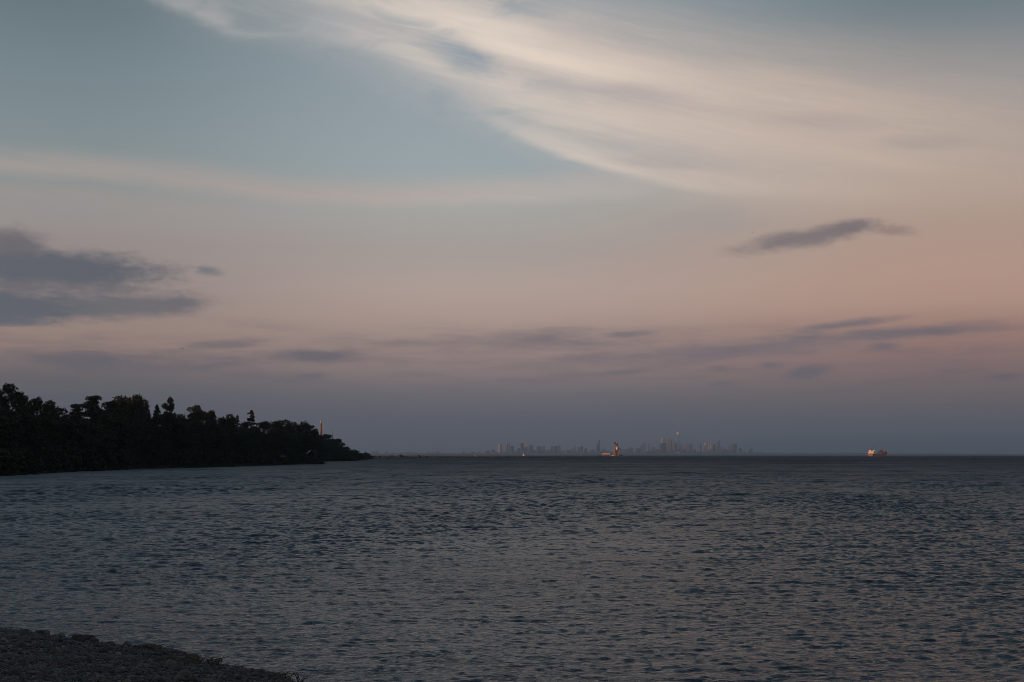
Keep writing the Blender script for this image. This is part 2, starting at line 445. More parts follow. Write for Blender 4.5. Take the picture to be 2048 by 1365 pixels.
# ------------------------------------------------------------------ water
def build_water():
    fine = np.arange(-25.0, 25.001, 0.05)
    lft = -25.0 - np.cumsum(np.full(40, 1.5)); rgt = 25.0 + np.cumsum(np.full(55, 1.5))
    A = np.radians(np.concatenate([lft[::-1], fine, rgt]))
    rs = [11.0]
    while rs[-1] < 30000:
        r = rs[-1]
        step = 0.06 if r < 30 else (0.06 + (r - 30) * 0.0018 if r < 400 else 0.726 + (r - 400) * 0.0042)
        rs.append(r + step)
    Rr = np.array(rs); ST = np.gradient(Rr)
    na, nr = len(A), len(Rr)
    X = Rr[:, None] * np.sin(A)[None, :]; Y = Rr[:, None] * np.cos(A)[None, :]
    Z = np.zeros_like(X)
    g = np.random.default_rng(5)
    n = 110
    lam = np.concatenate([np.exp(np.linspace(math.log(0.15), math.log(1.75), n)), np.exp(np.linspace(math.log(2.4), math.log(9.5), 22))])
    # gust patches: slow modulation of the chop
    gust = np.zeros_like(X)
    for i in range(9):
        l = g.uniform(8, 70); th = g.uniform(0, math.pi)
        gust += np.sin(2 * math.pi / l * (X * math.cos(th) + 0.8 * Y * math.sin(th)) + g.uniform(0, 6.28))
    gust = np.clip(1.0 + gust / 9 * 1.0, 0.5, 1.65)
    sd = -seg_dist(np.stack([X.ravel(), Y.ravel()], -1)[: na * 900], SHORE).reshape(900, na)
    lee = np.ones_like(X); lee[:900] = 0.62 + 0.38 * np.clip(sd / 50.0, 0, 1)      # calmer in the lee of the beach
    outer = np.interp(Rr, [25, 45, 90, 160], [0.5, 0.6, 0.8, 1.05])
    swell = np.clip((Rr - 45) / 160, 0.25, 1)
    for i in range(len(lam)):
        l = lam[i]; k = 2 * math.pi / l
        th = R(-90 + 8) + g.normal(0, R(14 if l > 1.5 else (21 if l > 0.5 else 36)))          # running mostly towards the viewer
        stp = WAVE_SLOPE * math.sqrt(2.0 / n) * (1.0 if l < 0.65 else (0.65 / l) ** 0.6)
        a = stp / k if l < 2.3 else 0.085 * math.sqrt(2.0 / 22) / k
        fade = np.clip((l / (2.6 * ST) - 0.5) / 0.6, 0, 1)
        rows = np.where(fade > 0)[0]
        if len(rows) == 0: continue
        m = rows[-1] + 1
        ph = k * (X[:m] * math.cos(th) + Y[:m] * math.sin(th)) + g.uniform(0, 6.28)
        wv = np.cos(ph) + 0.16 * np.cos(2 * ph)        # slightly peaked crests
        gm = gust[:m] if l < 2.3 else 1.0
        Z[:m] += (a * fade[:m] * (swell[:m] if l > 2.3 else (outer[:m] if l > 0.5 else 1.0)))[:, None] * wv * gm * lee[:m]
    Z -= 0.02
    V = np.stack([X, Y, Z], -1).reshape(-1, 3)
    i = np.arange(nr - 1)[:, None] * na + np.arange(na - 1)[None, :]
    F = np.stack([i, i + 1, i + na + 1, i + na], -1).reshape(-1, 4)
    me = np_mesh('water', V, F, smooth=True)
    m = bpy.data.materials.new('lake_water'); m.use_nodes = True
    nt = m.node_tree; b = nt.nodes['Principled BSDF']; L = nt.links.new
    b.inputs['Base Color'].default_value = (0.010, 0.025, 0.044, 1)
    b.inputs['IOR'].default_value = 1.333
    geo = nt.nodes.new('ShaderNodeNewGeometry')
    ln = nt.nodes.new('ShaderNodeVectorMath'); ln.operation = 'LENGTH'; L(geo.outputs['Position'], ln.inputs[0])
    rr = nt.nodes.new('ShaderNodeValToRGB')
    lg = nt.nodes.new('ShaderNodeMath'); lg.operation = 'LOGARITHM'; lg.inputs[1].default_value = 10; L(ln.outputs['Value'], lg.inputs[0])
    mr = nt.nodes.new('ShaderNodeMapRange'); mr.inputs['From Min'].default_value = 1.3; mr.inputs['From Max'].default_value = 3.6
    L(lg.outputs[0], mr.inputs['Value']); L(mr.outputs['Result'], rr.inputs['Fac'])
    cr = rr.color_ramp
    for p, v in WATER_ROUGH[2:]: cr.elements.new(p)
    for e, (p, v) in zip(cr.elements, WATER_ROUGH): e.position = p
    for e, (p, v) in zip(cr.elements, WATER_ROUGH): e.color = (v, v, v, 1)
    L(rr.outputs['Color'], b.inputs['Roughness'])
    # small wind ripples
    mp = nt.nodes.new('ShaderNodeMapping'); mp.inputs['Scale'].default_value = (0.55, 1.0, 1.0); mp.inputs['Rotation'].default_value = (0, 0, R(-12))
    L(geo.outputs['Position'], mp.inputs['Vector'])
    n1 = nt.nodes.new('ShaderNodeTexNoise'); n1.inputs['Scale'].default_value = 4.2; n1.inputs['Detail'].default_value = 5; n1.inputs['Roughness'].default_value = 0.6
    n2 = nt.nodes.new('ShaderNodeTexNoise'); n2.inputs['Scale'].default_value = 0.9; n2.inputs['Detail'].default_value = 3
    L(mp.outputs[0], n1.inputs['Vector']); L(mp.outputs[0], n2.inputs['Vector'])
    ad = nt.nodes.new('ShaderNodeMath'); ad.operation = 'MULTIPLY_ADD'; ad.inputs[1].default_value = 1.6
    L(n2.outputs['Fac'], ad.inputs[0]); L(n1.outputs['Fac'], ad.inputs[2])
    bp = nt.nodes.new('ShaderNodeBump'); bp.inputs['Strength'].default_value = 1.0; bp.inputs['Distance'].default_value = RIPPLE
    L(ad.outputs[0], bp.inputs['Height'])
    L(bp.outputs['Normal'], b.inputs['Normal'])
    df = nt.nodes.new('ShaderNodeBsdfDiffuse'); df.inputs['Color'].default_value = (0.012, 0.025, 0.042, 1)
    ms = nt.nodes.new('ShaderNodeMixShader'); mf = nt.nodes.new('ShaderNodeMapRange'); mf.interpolation_type = 'SMOOTHSTEP'
    for q, v in (('From Min', 0.45), ('From Max', 0.85), ('To Min', 0.2), ('To Max', 0.6)): mf.inputs[q].default_value = v  # dark matte share grows with distance, painting unresolved wave shadow into the water
    L(mr.outputs['Result'], mf.inputs['Value'])
    # cat's paws painted as colour: noise varies how much dark matte covers the reflection
    mq = nt.nodes.new('ShaderNodeMapping'); mq.inputs['Scale'].default_value = (0.012, 0.022, 1); mq.inputs['Rotation'].default_value = (0, 0, R(-7)); L(geo.outputs['Position'], mq.inputs['Vector'])
    n3 = nt.nodes.new('ShaderNodeTexNoise'); n3.inputs['Scale'].default_value = 1.0; n3.inputs['Detail'].default_value = 9; n3.inputs['Roughness'].default_value = 0.72; L(mq.outputs[0], n3.inputs['Vector'])
    pw = nt.nodes.new('ShaderNodeMapRange'); L(n3.outputs['Fac'], pw.inputs['Value'])
    for q, v in (('From Min', 0.36), ('From Max', 0.64), ('To Min', 1.65), ('To Max', 0.3)): pw.inputs[q].default_value = v
    mm = nt.nodes.new('ShaderNodeMath'); mm.operation = 'MULTIPLY'; mm.use_clamp = True; L(mf.outputs['Result'], mm.inputs[0]); L(pw.outputs['Result'], mm.inputs[1])
    L(mm.outputs[0], ms.inputs[0])
    L(b.outputs[0], ms.inputs[1]); L(df.outputs[0], ms.inputs[2])
    L(ms.outputs[0], nt.nodes['Material Output'].inputs['Surface'])
    o = link_mesh('water', me, m)
    tag(o, 'choppy dark grey blue lake water under the dusk sky', 'water', kind='structure')

WAVE_SLOPE = 0.41
RIPPLE = 0.09
WATER_ROUGH = [(0.0, 0.05), (0.1, 0.07), (0.21, 0.12), (0.31, 0.21), (0.5, 0.42), (1.0, 0.66)]

# ------------------------------------------------------------------ land
SHORE = [(260, -170), (60, -40), (25, -4), (10, 11), (-3.8, 25.1), (-7.2, 29.3), (-11.8, 33.0), (-20, 40), (-36, 54), (-62, 82), (-88, 135), (-99, 200),
         (-97, 268), (-102, 330), (-104, 388), (-97, 446), (-90, 552), (-86, 600), (-80, 615), (-88, 632), (-118, 700), (-126, 800), (-112, 900), (-102, 940), (-112, 965),
         (-140, 1120), (-146, 1300), (-142, 1425), (-160, 1470), (-260, 1700), (-420, 2400), (-900, 3600)]

def seg_dist(P, poly):
    """signed distance of points P (n,2) to the open polyline (positive on the land side, left of travel)"""
    best = np.full(len(P), 1e9); sgn = np.ones(len(P))
    for (ax, ay), (bx, by) in zip(poly, poly[1:]):
        d = np.array([bx - ax, by - ay]); l2 = d @ d
        q = P - np.array([ax, ay])
        t = np.clip((q @ d) / l2, 0, 1)
        e = q - t[:, None] * d
        dist = np.hypot(e[:, 0], e[:, 1])
        cr = d[0] * q[:, 1] - d[1] * q[:, 0]
        up = dist < best
        best = np.where(up, dist, best); sgn = np.where(up, np.sign(cr), sgn)
    return best * sgn

def land_h(P):
    """height of the land at points (n,2)"""
    s = seg_dist(P, SHORE)
    near = np.hypot(P[:, 0], P[:, 1])
    h_beach = np.interp(s, [-6, 0, 1.2, 5, 14, 40, 100], [-0.9, 0.03, 0.22, 0.75, 2.35, 4.2, 7.0])
    h_wood = np.interp(s, [-5, 0, 3, 10, 25, 60, 110, 170, 400], [-0.9, 0.05, 0.6, 1.4, 3.6, 8.5, 16.0, 25.0, 27.0])  # inland height shaped to keep the low sun off the shore trees
    h_wood = np.where(h_wood > 2.0, 2.0 + (h_wood - 2.0) * (1.06 - 0.82 * np.clip((P[:, 1] - 1350) / 350, 0, 1)), h_wood)
    k = np.clip((near - 60) / 80, 0, 1)
    h = h_beach * (1 - k) + h_wood * k
    # unseen bluff added on the left, its height set to shade the shore trees
    b = np.clip((s - 45) / 90, 0, 1) * np.clip((330 - np.abs(P[:, 1] - 60)) / 150, 0, 1)
    return h + 4.0 * b

def vnoise(P, scale, seed):
    """cheap smooth value noise"""
    g = np.random.default_rng(seed); T = g.random((256, 256))
    q = P / scale; i = np.floor(q).astype(int); f = q - i; f = f * f * (3 - 2 * f)
    a = T[i[:, 0] % 256, i[:, 1] % 256]; b = T[(i[:, 0] + 1) % 256, i[:, 1] % 256]
    c = T[i[:, 0] % 256, (i[:, 1] + 1) % 256]; d = T[(i[:, 0] + 1) % 256, (i[:, 1] + 1) % 256]
    return (a * (1 - f[:, 0]) + b * f[:, 0]) * (1 - f[:, 1]) + (c * (1 - f[:, 0]) + d * f[:, 0]) * f[:, 1]

def grid(xs, ys, hfun):
    X, Y = np.meshgrid(xs, ys)
    P = np.stack([X.ravel(), Y.ravel()], -1)
    Z = hfun(P)
    V = np.column_stack([P, Z]); nx = len(xs)
    i = np.arange(len(ys) - 1)[:, None] * nx + np.arange(nx - 1)[None, :]
    F = np.stack([i, i + 1, i + nx + 1, i + nx], -1).reshape(-1, 4)
    keep = V[F][:, :, 2].max(1) > -0.6
    return V, F[keep]

def build_land():
    earth = mat('woodland_soil', (0.016, 0.016, 0.012), (0.030, 0.028, 0.020), 0.15, 1.0, 0, 0, 0.0)
    # beach: fine patch around the viewer
    def hb(P):
        return land_h(P) + (vnoise(P, 0.9, 3) - 0.5) * 0.10 + (vnoise(P, 3.1, 4) - 0.5) * 0.16
    V, F = grid(np.arange(-46, 34.01, 0.3), np.arange(-20, 58.01, 0.3), hb)
    beach = mat('wet_shingle', (0.030, 0.029, 0.028), (0.07, 0.068, 0.066), 6.0, 0.75, 0.6)
    o = link_mesh('beach', np_mesh('beach', V, F, True), beach)
    tag(o, 'dark shingle beach sloping into the lake', 'beach', kind='structure')
    # wooded land beyond
    def hl(P):
        h = land_h(P) - 0.12 + (vnoise(P, 14, 9) - 0.5) * 0.7
        inside = (P[:, 0] > -44) & (P[:, 0] < 32) & (P[:, 1] > -18) & (P[:, 1] < 56)
        return np.where(inside, h - 0.9, h)
    xs = np.concatenate([np.arange(-1500, -200, 30.0), np.arange(-200, 60, 3.0), np.arange(60, 400, 20.0)])
    ys = np.concatenate([np.arange(-400, -40, 20.0), np.arange(-40, 1000, 4.0), np.arange(1000, 1500, 8.0), np.arange(1500, 3700, 60.0)])
    V, F = grid(xs, ys, hl)
    o = link_mesh('land', np_mesh('land', V, F, True), earth)
    tag(o, 'dark wooded ground rising behind the shoreline', 'land', kind='structure')

ICO = None
def ico(sub):
    bm = bmesh.new(); bmesh.ops.create_icosphere(bm, subdivisions=sub, radius=1.0)
    V = np.array([v.co[:] for v in bm.verts]); bm.verts.ensure_lookup_table()
    F = np.array([[v.index for v in f.verts] for f in bm.faces]); bm.free()
    return V, F

def boulder_verts(V, g, size, flat):
    """broken, faceted rock: a ball cut by random planes"""
    d = V.copy()
    for i in range(16):
        n = g.normal(0, 1, 3); n /= np.linalg.norm(n); c = g.uniform(0.55, 0.85)
        h = d @ n; d = d - np.where(h > c, h - c, 0)[:, None] * n
    d = d + 0.03 * np.sin(V @ np.array([9.0, 7.0, 5.0]))[:, None] * V
    a = g.uniform(0, 6.28); c, s = math.cos(a), math.sin(a)
    return (d * np.array([1.25, 0.9, flat]) * size) @ np.array([[c, -s, 0], [s, c, 0], [0, 0, 1]])

def stone_verts(V, g, size, flat):
    d = V * (1 + 0.16 * np.sin(V @ g.normal(0, 2.2, 3) + g.uniform(0, 6))[:, None] + 0.12 * np.sin(V @ g.normal(0, 3.6, 3))[:, None])
    d = d * np.array([1.0, g.uniform(0.6, 0.95), flat]) * size
    a = g.uniform(0, 6.28); c, s = math.cos(a), math.sin(a)
    ti = g.normal(0, 0.22)
    d = d @ np.array([[1, 0, 0], [0, math.cos(ti), -math.sin(ti)], [0, math.sin(ti), math.cos(ti)]])
    return d @ np.array([[c, -s, 0], [s, c, 0], [0, 0, 1]])

def build_pebbles():
    g = np.random.default_rng(11)
    P = np.column_stack([g.uniform(-15, 2.5, 90000), g.uniform(14, 36, 90000)])
    s = seg_dist(P, SHORE)
    inview = np.abs(P[:, 0] + 0.0) / P[:, 1] < 0.46
    keep = (s > -0.35) & (s < 9.5) & inview
    P = P[keep][:26000]
    z = land_h(P) + (vnoise(P, 0.9, 3) - 0.5) * 0.10 + (vnoise(P, 3.1, 4) - 0.5) * 0.16
    V0, F0 = ico(2); V1, F1 = ico(1)
    vs, fs, n = [], [], 0
    for i in range(len(P)):
        size = float(np.clip(g.lognormal(-3.45, 0.45), 0.016, 0.13))
        Vb, Fb = (V0, F0) if size > 0.08 else (V1, F1)
        d = stone_verts(Vb, g, size, g.uniform(0.4, 0.75))
        vs.append(d + np.array([P[i, 0], P[i, 1], z[i] + size * 0.2])); fs.append(Fb + n); n += len(Vb)
    me = np_mesh('pebbles', np.concatenate(vs), np.concatenate(fs), True)
    m = bpy.data.materials.new('beach_stone'); m.use_nodes = True
    nt = m.node_tree; b = nt.nodes['Principled BSDF']; b.inputs['Roughness'].default_value = 0.7
    geo = nt.nodes.new('ShaderNodeNewGeometry'); rp = nt.nodes.new('ShaderNodeValToRGB')
    rp.color_ramp.elements[0].color = (0.028, 0.027, 0.027, 1); rp.color_ramp.elements[1].color = (0.10, 0.098, 0.095, 1)
    e = rp.color_ramp.elements.new(0.7); e.color = (0.065, 0.064, 0.066, 1)
    nt.links.new(geo.outputs['Random Per Island'], rp.inputs['Fac'])
    nz = nt.nodes.new('ShaderNodeTexNoise'); nz.inputs['Scale'].default_value = 14
    mx = nt.nodes.new('ShaderNodeMix'); mx.data_type = 'RGBA'; mx.blend_type = 'MULTIPLY'; mx.inputs['Factor'].default_value = 0.6
    nt.links.new(rp.outputs['Color'], mx.inputs['A']); nt.links.new(nz.outputs['Color'], mx.inputs['B'])
    nt.links.new(mx.outputs['Result'], b.inputs['Base Color'])
    o = link_mesh('pebbles', me, m)
    tag(o, 'rounded dark pebbles covering the beach', 'pebbles', kind='stuff')
    return m

# ------------------------------------------------------------------ trees
def leaf_cards(C, size, g, droop=0.0):
    """one bent diamond per centre; C (n,3)"""
    n = len(C)
    u = g.normal(0, 1, (n, 3)); u /= np.linalg.norm(u, axis=1)[:, None]
    v = g.normal(0, 1, (n, 3)); v -= (v * u).sum(1)[:, None] * u; v /= np.linalg.norm(v, axis=1)[:, None]
    w = np.cross(u, v)
    s = (size * g.uniform(0.55, 1.35, n))[:, None]
    V = np.stack([C - u * s, C - v * s * 0.6 + w * s * 0.2, C + u * s, C + v * s * 0.6 + w * s * 0.2], 1)
    V[..., 2] -= droop * s * 0.3
    return V.reshape(-1, 3), np.arange(4 * n).reshape(n, 4)

def limb_path(a, b, g, sag=0.15, n=4):
    a, b = np.array(a, float), np.array(b, float); L = np.linalg.norm(b - a)
    out = []
    for i in range(n + 1):
        t = i / n
        p = a + (b - a) * t
        p[:2] += g.normal(0, 0.05 * L, 2) * math.sin(math.pi * t)
        p[2] += sag * L * math.sin(math.pi * t) * 0.5
        out.append(tuple(p))
    return out

def proto_broad(seed, H=16.0, W=10.0, n_lobe=22, n_leaf=7000, base=0.10, leaf=0.30, gap=0.0, topw=0.5):
    """crown = many bumpy lobes set over an uneven envelope, each covered with leaf cards"""
    g = np.random.default_rng(seed)
    lob = []
    rot = g.uniform(0, 6.28)
    for i in range(n_lobe):
        t = (i + 0.5) / n_lobe
        z = base + 0.08 + (0.90 - base - 0.08) * (t ** 0.8)
        env = math.sin(math.pi * min(1.0, 0.22 + 0.78 * (z - base) / (1 - base)) ** 0.9) ** 0.7
        env = max(env, 0.28) * (1 - topw * 0.25 * max(0, z - 0.7) / 0.3)
        a = rot + i * 2.39996 + g.normal(0, 0.35); rr = W * 0.5 * env * g.uniform(0.30, 0.78)
        rl = W * g.uniform(0.12, 0.23) * (1 - 0.35 * t) * (1 - 0.35 * gap)
        lob.append((rr * math.cos(a), rr * math.sin(a), H * z + g.normal(0, 0.02 * H), rl, rl * g.uniform(0.6, 0.95) * (1 - 0.3 * gap)))
    lob.append((g.normal(0, W * 0.06), g.normal(0, W * 0.06), H * 0.90, W * 0.13, W * 0.12))
    lob.append((0, 0, H * 0.48, W * 0.27, H * 0.22)) if gap < 0.2 else None
    lob = np.array(lob)
    wgt = lob[:, 3] * (lob[:, 3] + lob[:, 4]); wgt /= wgt.sum()
    k = g.choice(len(lob), n_leaf, p=wgt)
    d = g.normal(0, 1, (n_leaf, 3)); d[:, 2] += 0.25; d /= np.linalg.norm(d, axis=1)[:, None]
    bump = 1 + 0.16 * np.sin(d @ np.array([5.1, 2.2, 3.3]) + k * 1.7) + 0.12 * np.sin(d @ np.array([-3.0, 7.1, 4.0]) + k * 2.9)
    r = g.uniform(0.25, 1.0, n_leaf) ** 0.38 * bump * g.choice([1.0, 1.0, 1.0, 1.14], n_leaf)
    C = lob[k, :3] + d * r[:, None] * np.stack([lob[k, 3], lob[k, 3], lob[k, 4]], 1)
    C = C[C[:, 2] > base * H * 0.6]
    V, F = leaf_cards(C, leaf, g)
    V[:, 2] *= H / V[:, 2].max()
    crown = np_mesh('crown', V, F)
    mb = MB(); tr = 0.022 * H; tx, ty = lob[-1 if gap >= 0.2 else -2][:2]
    ax = lambda z: (tx * (z / H) ** 1.4, ty * (z / H) ** 1.4, z)
    mb.tube([ax(1e-6)[:2] + (-1.2,), ax(1e-6)[:2] + (0,), ax(H * 0.3), ax(H * 0.55), ax(H * 0.85)], [tr * 1.5, tr * 1.15, tr * 0.8, tr * 0.5, tr * 0.12], 8)
    for p in lob[:n_lobe]:
        z0 = max(0.15 * H, min(p[2] - 0.16 * H, 0.62 * H))
        mb.tube(limb_path(ax(z0), p[:3], g), [tr * 0.42, tr * 0.34, tr * 0.25, tr * 0.16, tr * 0.05], 5)
    return crown, mb, H, W

def proto_conifer(seed, H=15.0, W=5.5, tiers=17, leaf=0.30):
    g = np.random.default_rng(seed); C = []; mb = MB()
    mb.tube([(0, 0, -1), (0, 0, 0), (0.05, 0, H * 0.5), (0, 0, H * 0.98)], [0.26, 0.22, 0.12, 0.02], 7)
    for t in range(tiers):
        f = t / (tiers - 1); z = H * (0.12 + 0.86 * f)
        rad = W * 0.5 * (1 - f) ** 0.8 * g.uniform(0.6, 1.25) + 0.2
        nb = 9 if f < 0.6 else 6
        a0 = g.uniform(0, 6.28); zt = z
        for b in range(nb):
            z = min(H * 0.97, max(0.4, zt + g.normal(0, 0.055 * H)))
            a = a0 + b * 6.283 / nb + g.normal(0, 0.2); r = rad * g.uniform(0.6, 1.15)
            tip = np.array([math.cos(a) * r, math.sin(a) * r, z - 0.22 * r + 0.12 * r * f])
            mb.tube([(0, 0, z), tuple(tip)], [0.05, 0.01], 4)
            k = int(16 + 44 * r / (W * 0.5))
            s = g.uniform(0.15, 1.0, k) ** 0.8
            p = np.array([0, 0, z]) + (tip - np.array([0, 0, z])) * s[:, None]
            p += g.normal(0, 1, (k, 3)) * np.array([0.16, 0.16, 0.10]) * (0.6 + r * 0.25)
            C.append(p)
    C.append(np.column_stack([g.normal(0, .07, 24), g.normal(0, .07, 24), g.uniform(H * 0.9, H, 24)]))
    V, F = leaf_cards(np.concatenate(C), leaf, g, 0.6)
    return np_mesh('crown', V, F), mb, H, W

def proto_pine(seed, H=16.0, W=9.0, leaf=0.30, lean=0.6):
    """open old pine: bare stem, flat layered plates of needles with gaps between"""
    g = np.random.default_rng(seed); C = []; mb = MB()
    stem = lambda z: np.array([lean * (z / H) ** 1.5, 0.04 * math.sin(z * 0.25), z])
    mb.tube([tuple(stem(z)) for z in np.linspace(-1, H * 0.96, 48)], list(np.linspace(0.34, 0.06, 48)), 7)
    zs = np.linspace(0.30, 0.97, 11)
    for j, f in enumerate(zs):
        z = f * H; nb = g.integers(2, 5)
        for b in range(nb):
            a = g.uniform(0, 6.28); r = W * 0.5 * g.uniform(0.4, 1.0) * (1.05 - 0.55 * f)
            if j >= 9: r *= 0.75
            o = stem(z * 0.97); tip = o + np.array([math.cos(a) * r, math.sin(a) * r, r * g.uniform(0.08, 0.42)])
            mb.tube(limb_path(o, tip, g, -0.1), [0.1, 0.08, 0.06, 0.04, 0.02], 5)
            for q in range(g.integers(2, 4)):
                c = o + (tip - o) * g.uniform(0.5, 1.02); k = int(g.uniform(90, 150))
                C.append(c + g.normal(0, 1, (k, 3)) * np.array([0.62, 0.62, 0.2]) * W / 9.0)
    V, F = leaf_cards(np.concatenate(C), leaf, g)
    V[:, 2] *= H / V[:, 2].max()
    return np_mesh('crown', V, F), mb, H, W

def proto_bush(seed, H=5.0, W=7.0, n_clump=30, per=70, leaf=0.28):
    g = np.random.default_rng(seed); C = []; mb = MB(); cl = []
    for i in range(n_clump):
        a = g.uniform(0, 6.28); r = W * 0.42 * math.sqrt(g.random()); z = H * g.uniform(0.12, 0.84) * (1 - 0.45 * (r / (W * 0.42)) ** 2)
        p = np.array([r * math.cos(a), r * math.sin(a), z]); cl.append(p)
        k = int(per * g.uniform(0.6, 1.2)); d = g.normal(0, 1, (k, 3)); d /= np.linalg.norm(d, axis=1)[:, None]
        C.append(p + d * (W * 0.12 * g.uniform(0.3, 1.0, k))[:, None])
    for i in range(7):
        mb.tube(limb_path((g.normal(0, .03), g.normal(0, .03), -0.6), cl[i], g), [0.16, 0.08, 0.06, 0.04, 0.02], 5)
    V, F = leaf_cards(np.concatenate(C), leaf, g)
    V = V[:]; V[:, 2] = np.maximum(V[:, 2], -0.3); V[:, 2] *= H / V[:, 2].max()
    return np_mesh('crown', V, F), mb, H, W

def ground_z(x, y):
    return float(land_h(np.array([[x, y]]))[0])

def build_trees():
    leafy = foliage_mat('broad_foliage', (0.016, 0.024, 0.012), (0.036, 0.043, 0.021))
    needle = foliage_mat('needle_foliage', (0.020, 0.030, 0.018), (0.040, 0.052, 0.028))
    bark = mat('tree_bark', (0.05, 0.042, 0.034), (0.11, 0.095, 0.08), 3.0, 0.95, 0.4)
    protos = {}
    def add(kind, data, fm, nm):
        crown, mb, H, W = data
        c = link_mesh('crown', crown, fm); t = mb.build('trunk', bark)
        protos.setdefault(kind, []).append([c, t, H, W, nm, False])
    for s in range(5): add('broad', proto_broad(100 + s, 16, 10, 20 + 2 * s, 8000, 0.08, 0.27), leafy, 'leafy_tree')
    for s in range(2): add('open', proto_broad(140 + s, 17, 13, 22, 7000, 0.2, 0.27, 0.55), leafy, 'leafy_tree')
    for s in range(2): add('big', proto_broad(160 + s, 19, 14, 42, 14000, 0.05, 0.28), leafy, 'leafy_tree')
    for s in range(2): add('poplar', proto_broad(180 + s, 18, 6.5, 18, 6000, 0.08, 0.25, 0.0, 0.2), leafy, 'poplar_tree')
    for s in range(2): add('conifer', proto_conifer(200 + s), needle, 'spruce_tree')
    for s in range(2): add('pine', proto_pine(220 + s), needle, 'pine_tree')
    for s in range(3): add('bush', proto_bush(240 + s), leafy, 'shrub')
    used = {k: 0 for k in protos}
    def plant(kind, x, y, top, width, label, cat, group=None, rz=None, sink=0.3):
        P = protos[kind]; p = P[used[kind] % len(P)]; used[kind] += 1
        z = ground_z(x, y) - sink
        root = empty(p[4], (x, y, z), rnd.uniform(0, 6.28) if rz is None else rz)
        sz = max(0.25, (top - z) / p[2]); sx = width / p[3]
        root.scale = (sx, sx, sz)
        if not p[5]:
            c, t = p[0], p[1]; p[5] = True
        else:
            c, t = p[0].copy(), p[1].copy(); COL.objects.link(c); COL.objects.link(t)
        c.parent = root; t.parent = root
        return tag(root, label, cat, group)
    def depth(X): return float(np.interp(X, [-200, 0, 250, 400, 560, 628, 636, 715, 722, 742], [270, 305, 425, 485, 605, 660, 900, 1010, 1330, 1420]))
    SG = 'trees standing above the woodland skyline'
    # X, top row, width, kind, extra depth, label
    T = [
        (-14, 780, 60, 'broad', 20, 'broad tree cut by the left picture edge, behind the tallest layered tree'),
        (14, 765, 62, 'open', 10, 'tallest layered open tree at the left end of the wooded shore'),
        (47, 784, 40, 'broad', 20, 'rounded tree just right of the tallest layered tree at the left end'),
        (72, 793, 34, 'broad', 8, 'small peaked tree with a notch of sky on its left, between two rounded crowns'),
        (97, 799, 36, 'broad', 20, 'twin humped tree at the top of the long slope down to the notch'),
        (118, 812, 38, 'broad', 5, 'lower rounded tree on the slope left of the sky notch'),
        (136, 827, 34, 'broad', 18, 'lowest tree in the sky notch left of the layered pine'),
        (156, 806, 30, 'pine', 20, 'short pine leaning against the left of the layered flat topped pine'),
        (181, 790, 40, 'pine', 8, 'flat topped layered pine with see through branches, left of the largest crown'),
        (197, 816, 34, 'broad', 25, 'low round tree squeezed between the layered pine and the largest crown'),
        (220, 800, 44, 'broad', 12, 'warm lit left shoulder tree of the largest crown mass'),
        (250, 790, 62, 'big', 25, 'largest bushy crown of the wooded shore, lit warm on its left'),
        (272, 787, 36, 'broad', 5, 'highest tufted crown on top of the largest crown mass'),
        (287, 796, 32, 'broad', 20, 'dark right hand crown of the largest mass, beside the slim spruce'),
        (314, 809, 20, 'conifer', 10, 'slim dark spruce between the largest mass and the tall oval tree'),
        (338, 793, 30, 'poplar', 5, 'tall oval tree standing clear above its neighbours, right of the slim spruce'),
        (360, 827, 36, 'broad', 20, 'low green tree in the dip right of the tall oval tree'),
        (389, 809, 42, 'broad', 5, 'peaked leafy tree right of the dip beside the tall oval tree'),
        (408, 820, 28, 'broad', 22, 'narrow round tree touching the right of the peaked leafy tree'),
        (422, 819, 24, 'broad', 8, 'small knobbly crown ending the group right of the peaked leafy tree'),
        (442, 833, 30, 'broad', 22, 'low crown filling the gap left of the flat brown topped tree'),
        (460, 827, 36, 'broad', 8, 'flat brown topped tree left of the two spruces'),
        (475, 830, 13, 'conifer', 18, 'tiny dark spruce right against the flat brown topped tree'),
        (503, 820, 20, 'conifer', 6, 'pointed ragged spruce spire, highest point in the middle of the shore'),
        (489, 842, 30, 'broad', 24, 'low crown under the left of the pointed ragged spruce'),
        (525, 842, 42, 'broad', 8, 'smooth rounded crown right of the pointed ragged spruce'),
        (552, 841, 32, 'broad', 24, 'pale green feathery crown left of the reddish topped tree'),
        (570, 838, 36, 'broad', 10, 'reddish topped tree on the end clump of the wooded shore'),
        (591, 843, 34, 'broad', 22, 'green domed tree between the reddish topped tree and the last high crown'),
        (611, 840, 40, 'open', 5, 'last high crown with sky showing through, left of the tall chimney'),
        (630, 860, 30, 'broad', 14, 'sloping crown directly left of the chimney foot'),
        (651, 868, 34, 'broad', 30, 'green topped tree hiding the foot of the chimney'),
        (674, 877, 26, 'broad', 25, 'round dark tree on the slope right of the chimney'),
        (690, 893, 28, 'broad', 30, 'brownish round tree halfway down the slope towards the breakwater'),
        (708, 899, 24, 'broad', 35, 'small round tree low on the slope towards the breakwater'),
        (721, 906, 18, 'broad', 20, 'little tree before the last one at the point'),
        (733, 905, 13, 'broad', 10, 'very last small tree at the tip of the point'),
    ]
    for X, Y, W, kind, dd, lab in T:
        D = depth(X) + dd + (0 if D_OK(X) else 0)
        p = at(X, Y, D)
        plant(kind, p.x, D, p.z, W * D / FPX * {'conifer': 2.0, 'pine': 1.5, 'poplar': 1.35}.get(kind, 1.75), lab, 'tree', SG)
    # the lower row along the water: nothing tells these apart in the black shade
    FG = 'shaded trees of the lower woodland row'
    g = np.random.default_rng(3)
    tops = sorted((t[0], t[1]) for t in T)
    X = -40.0
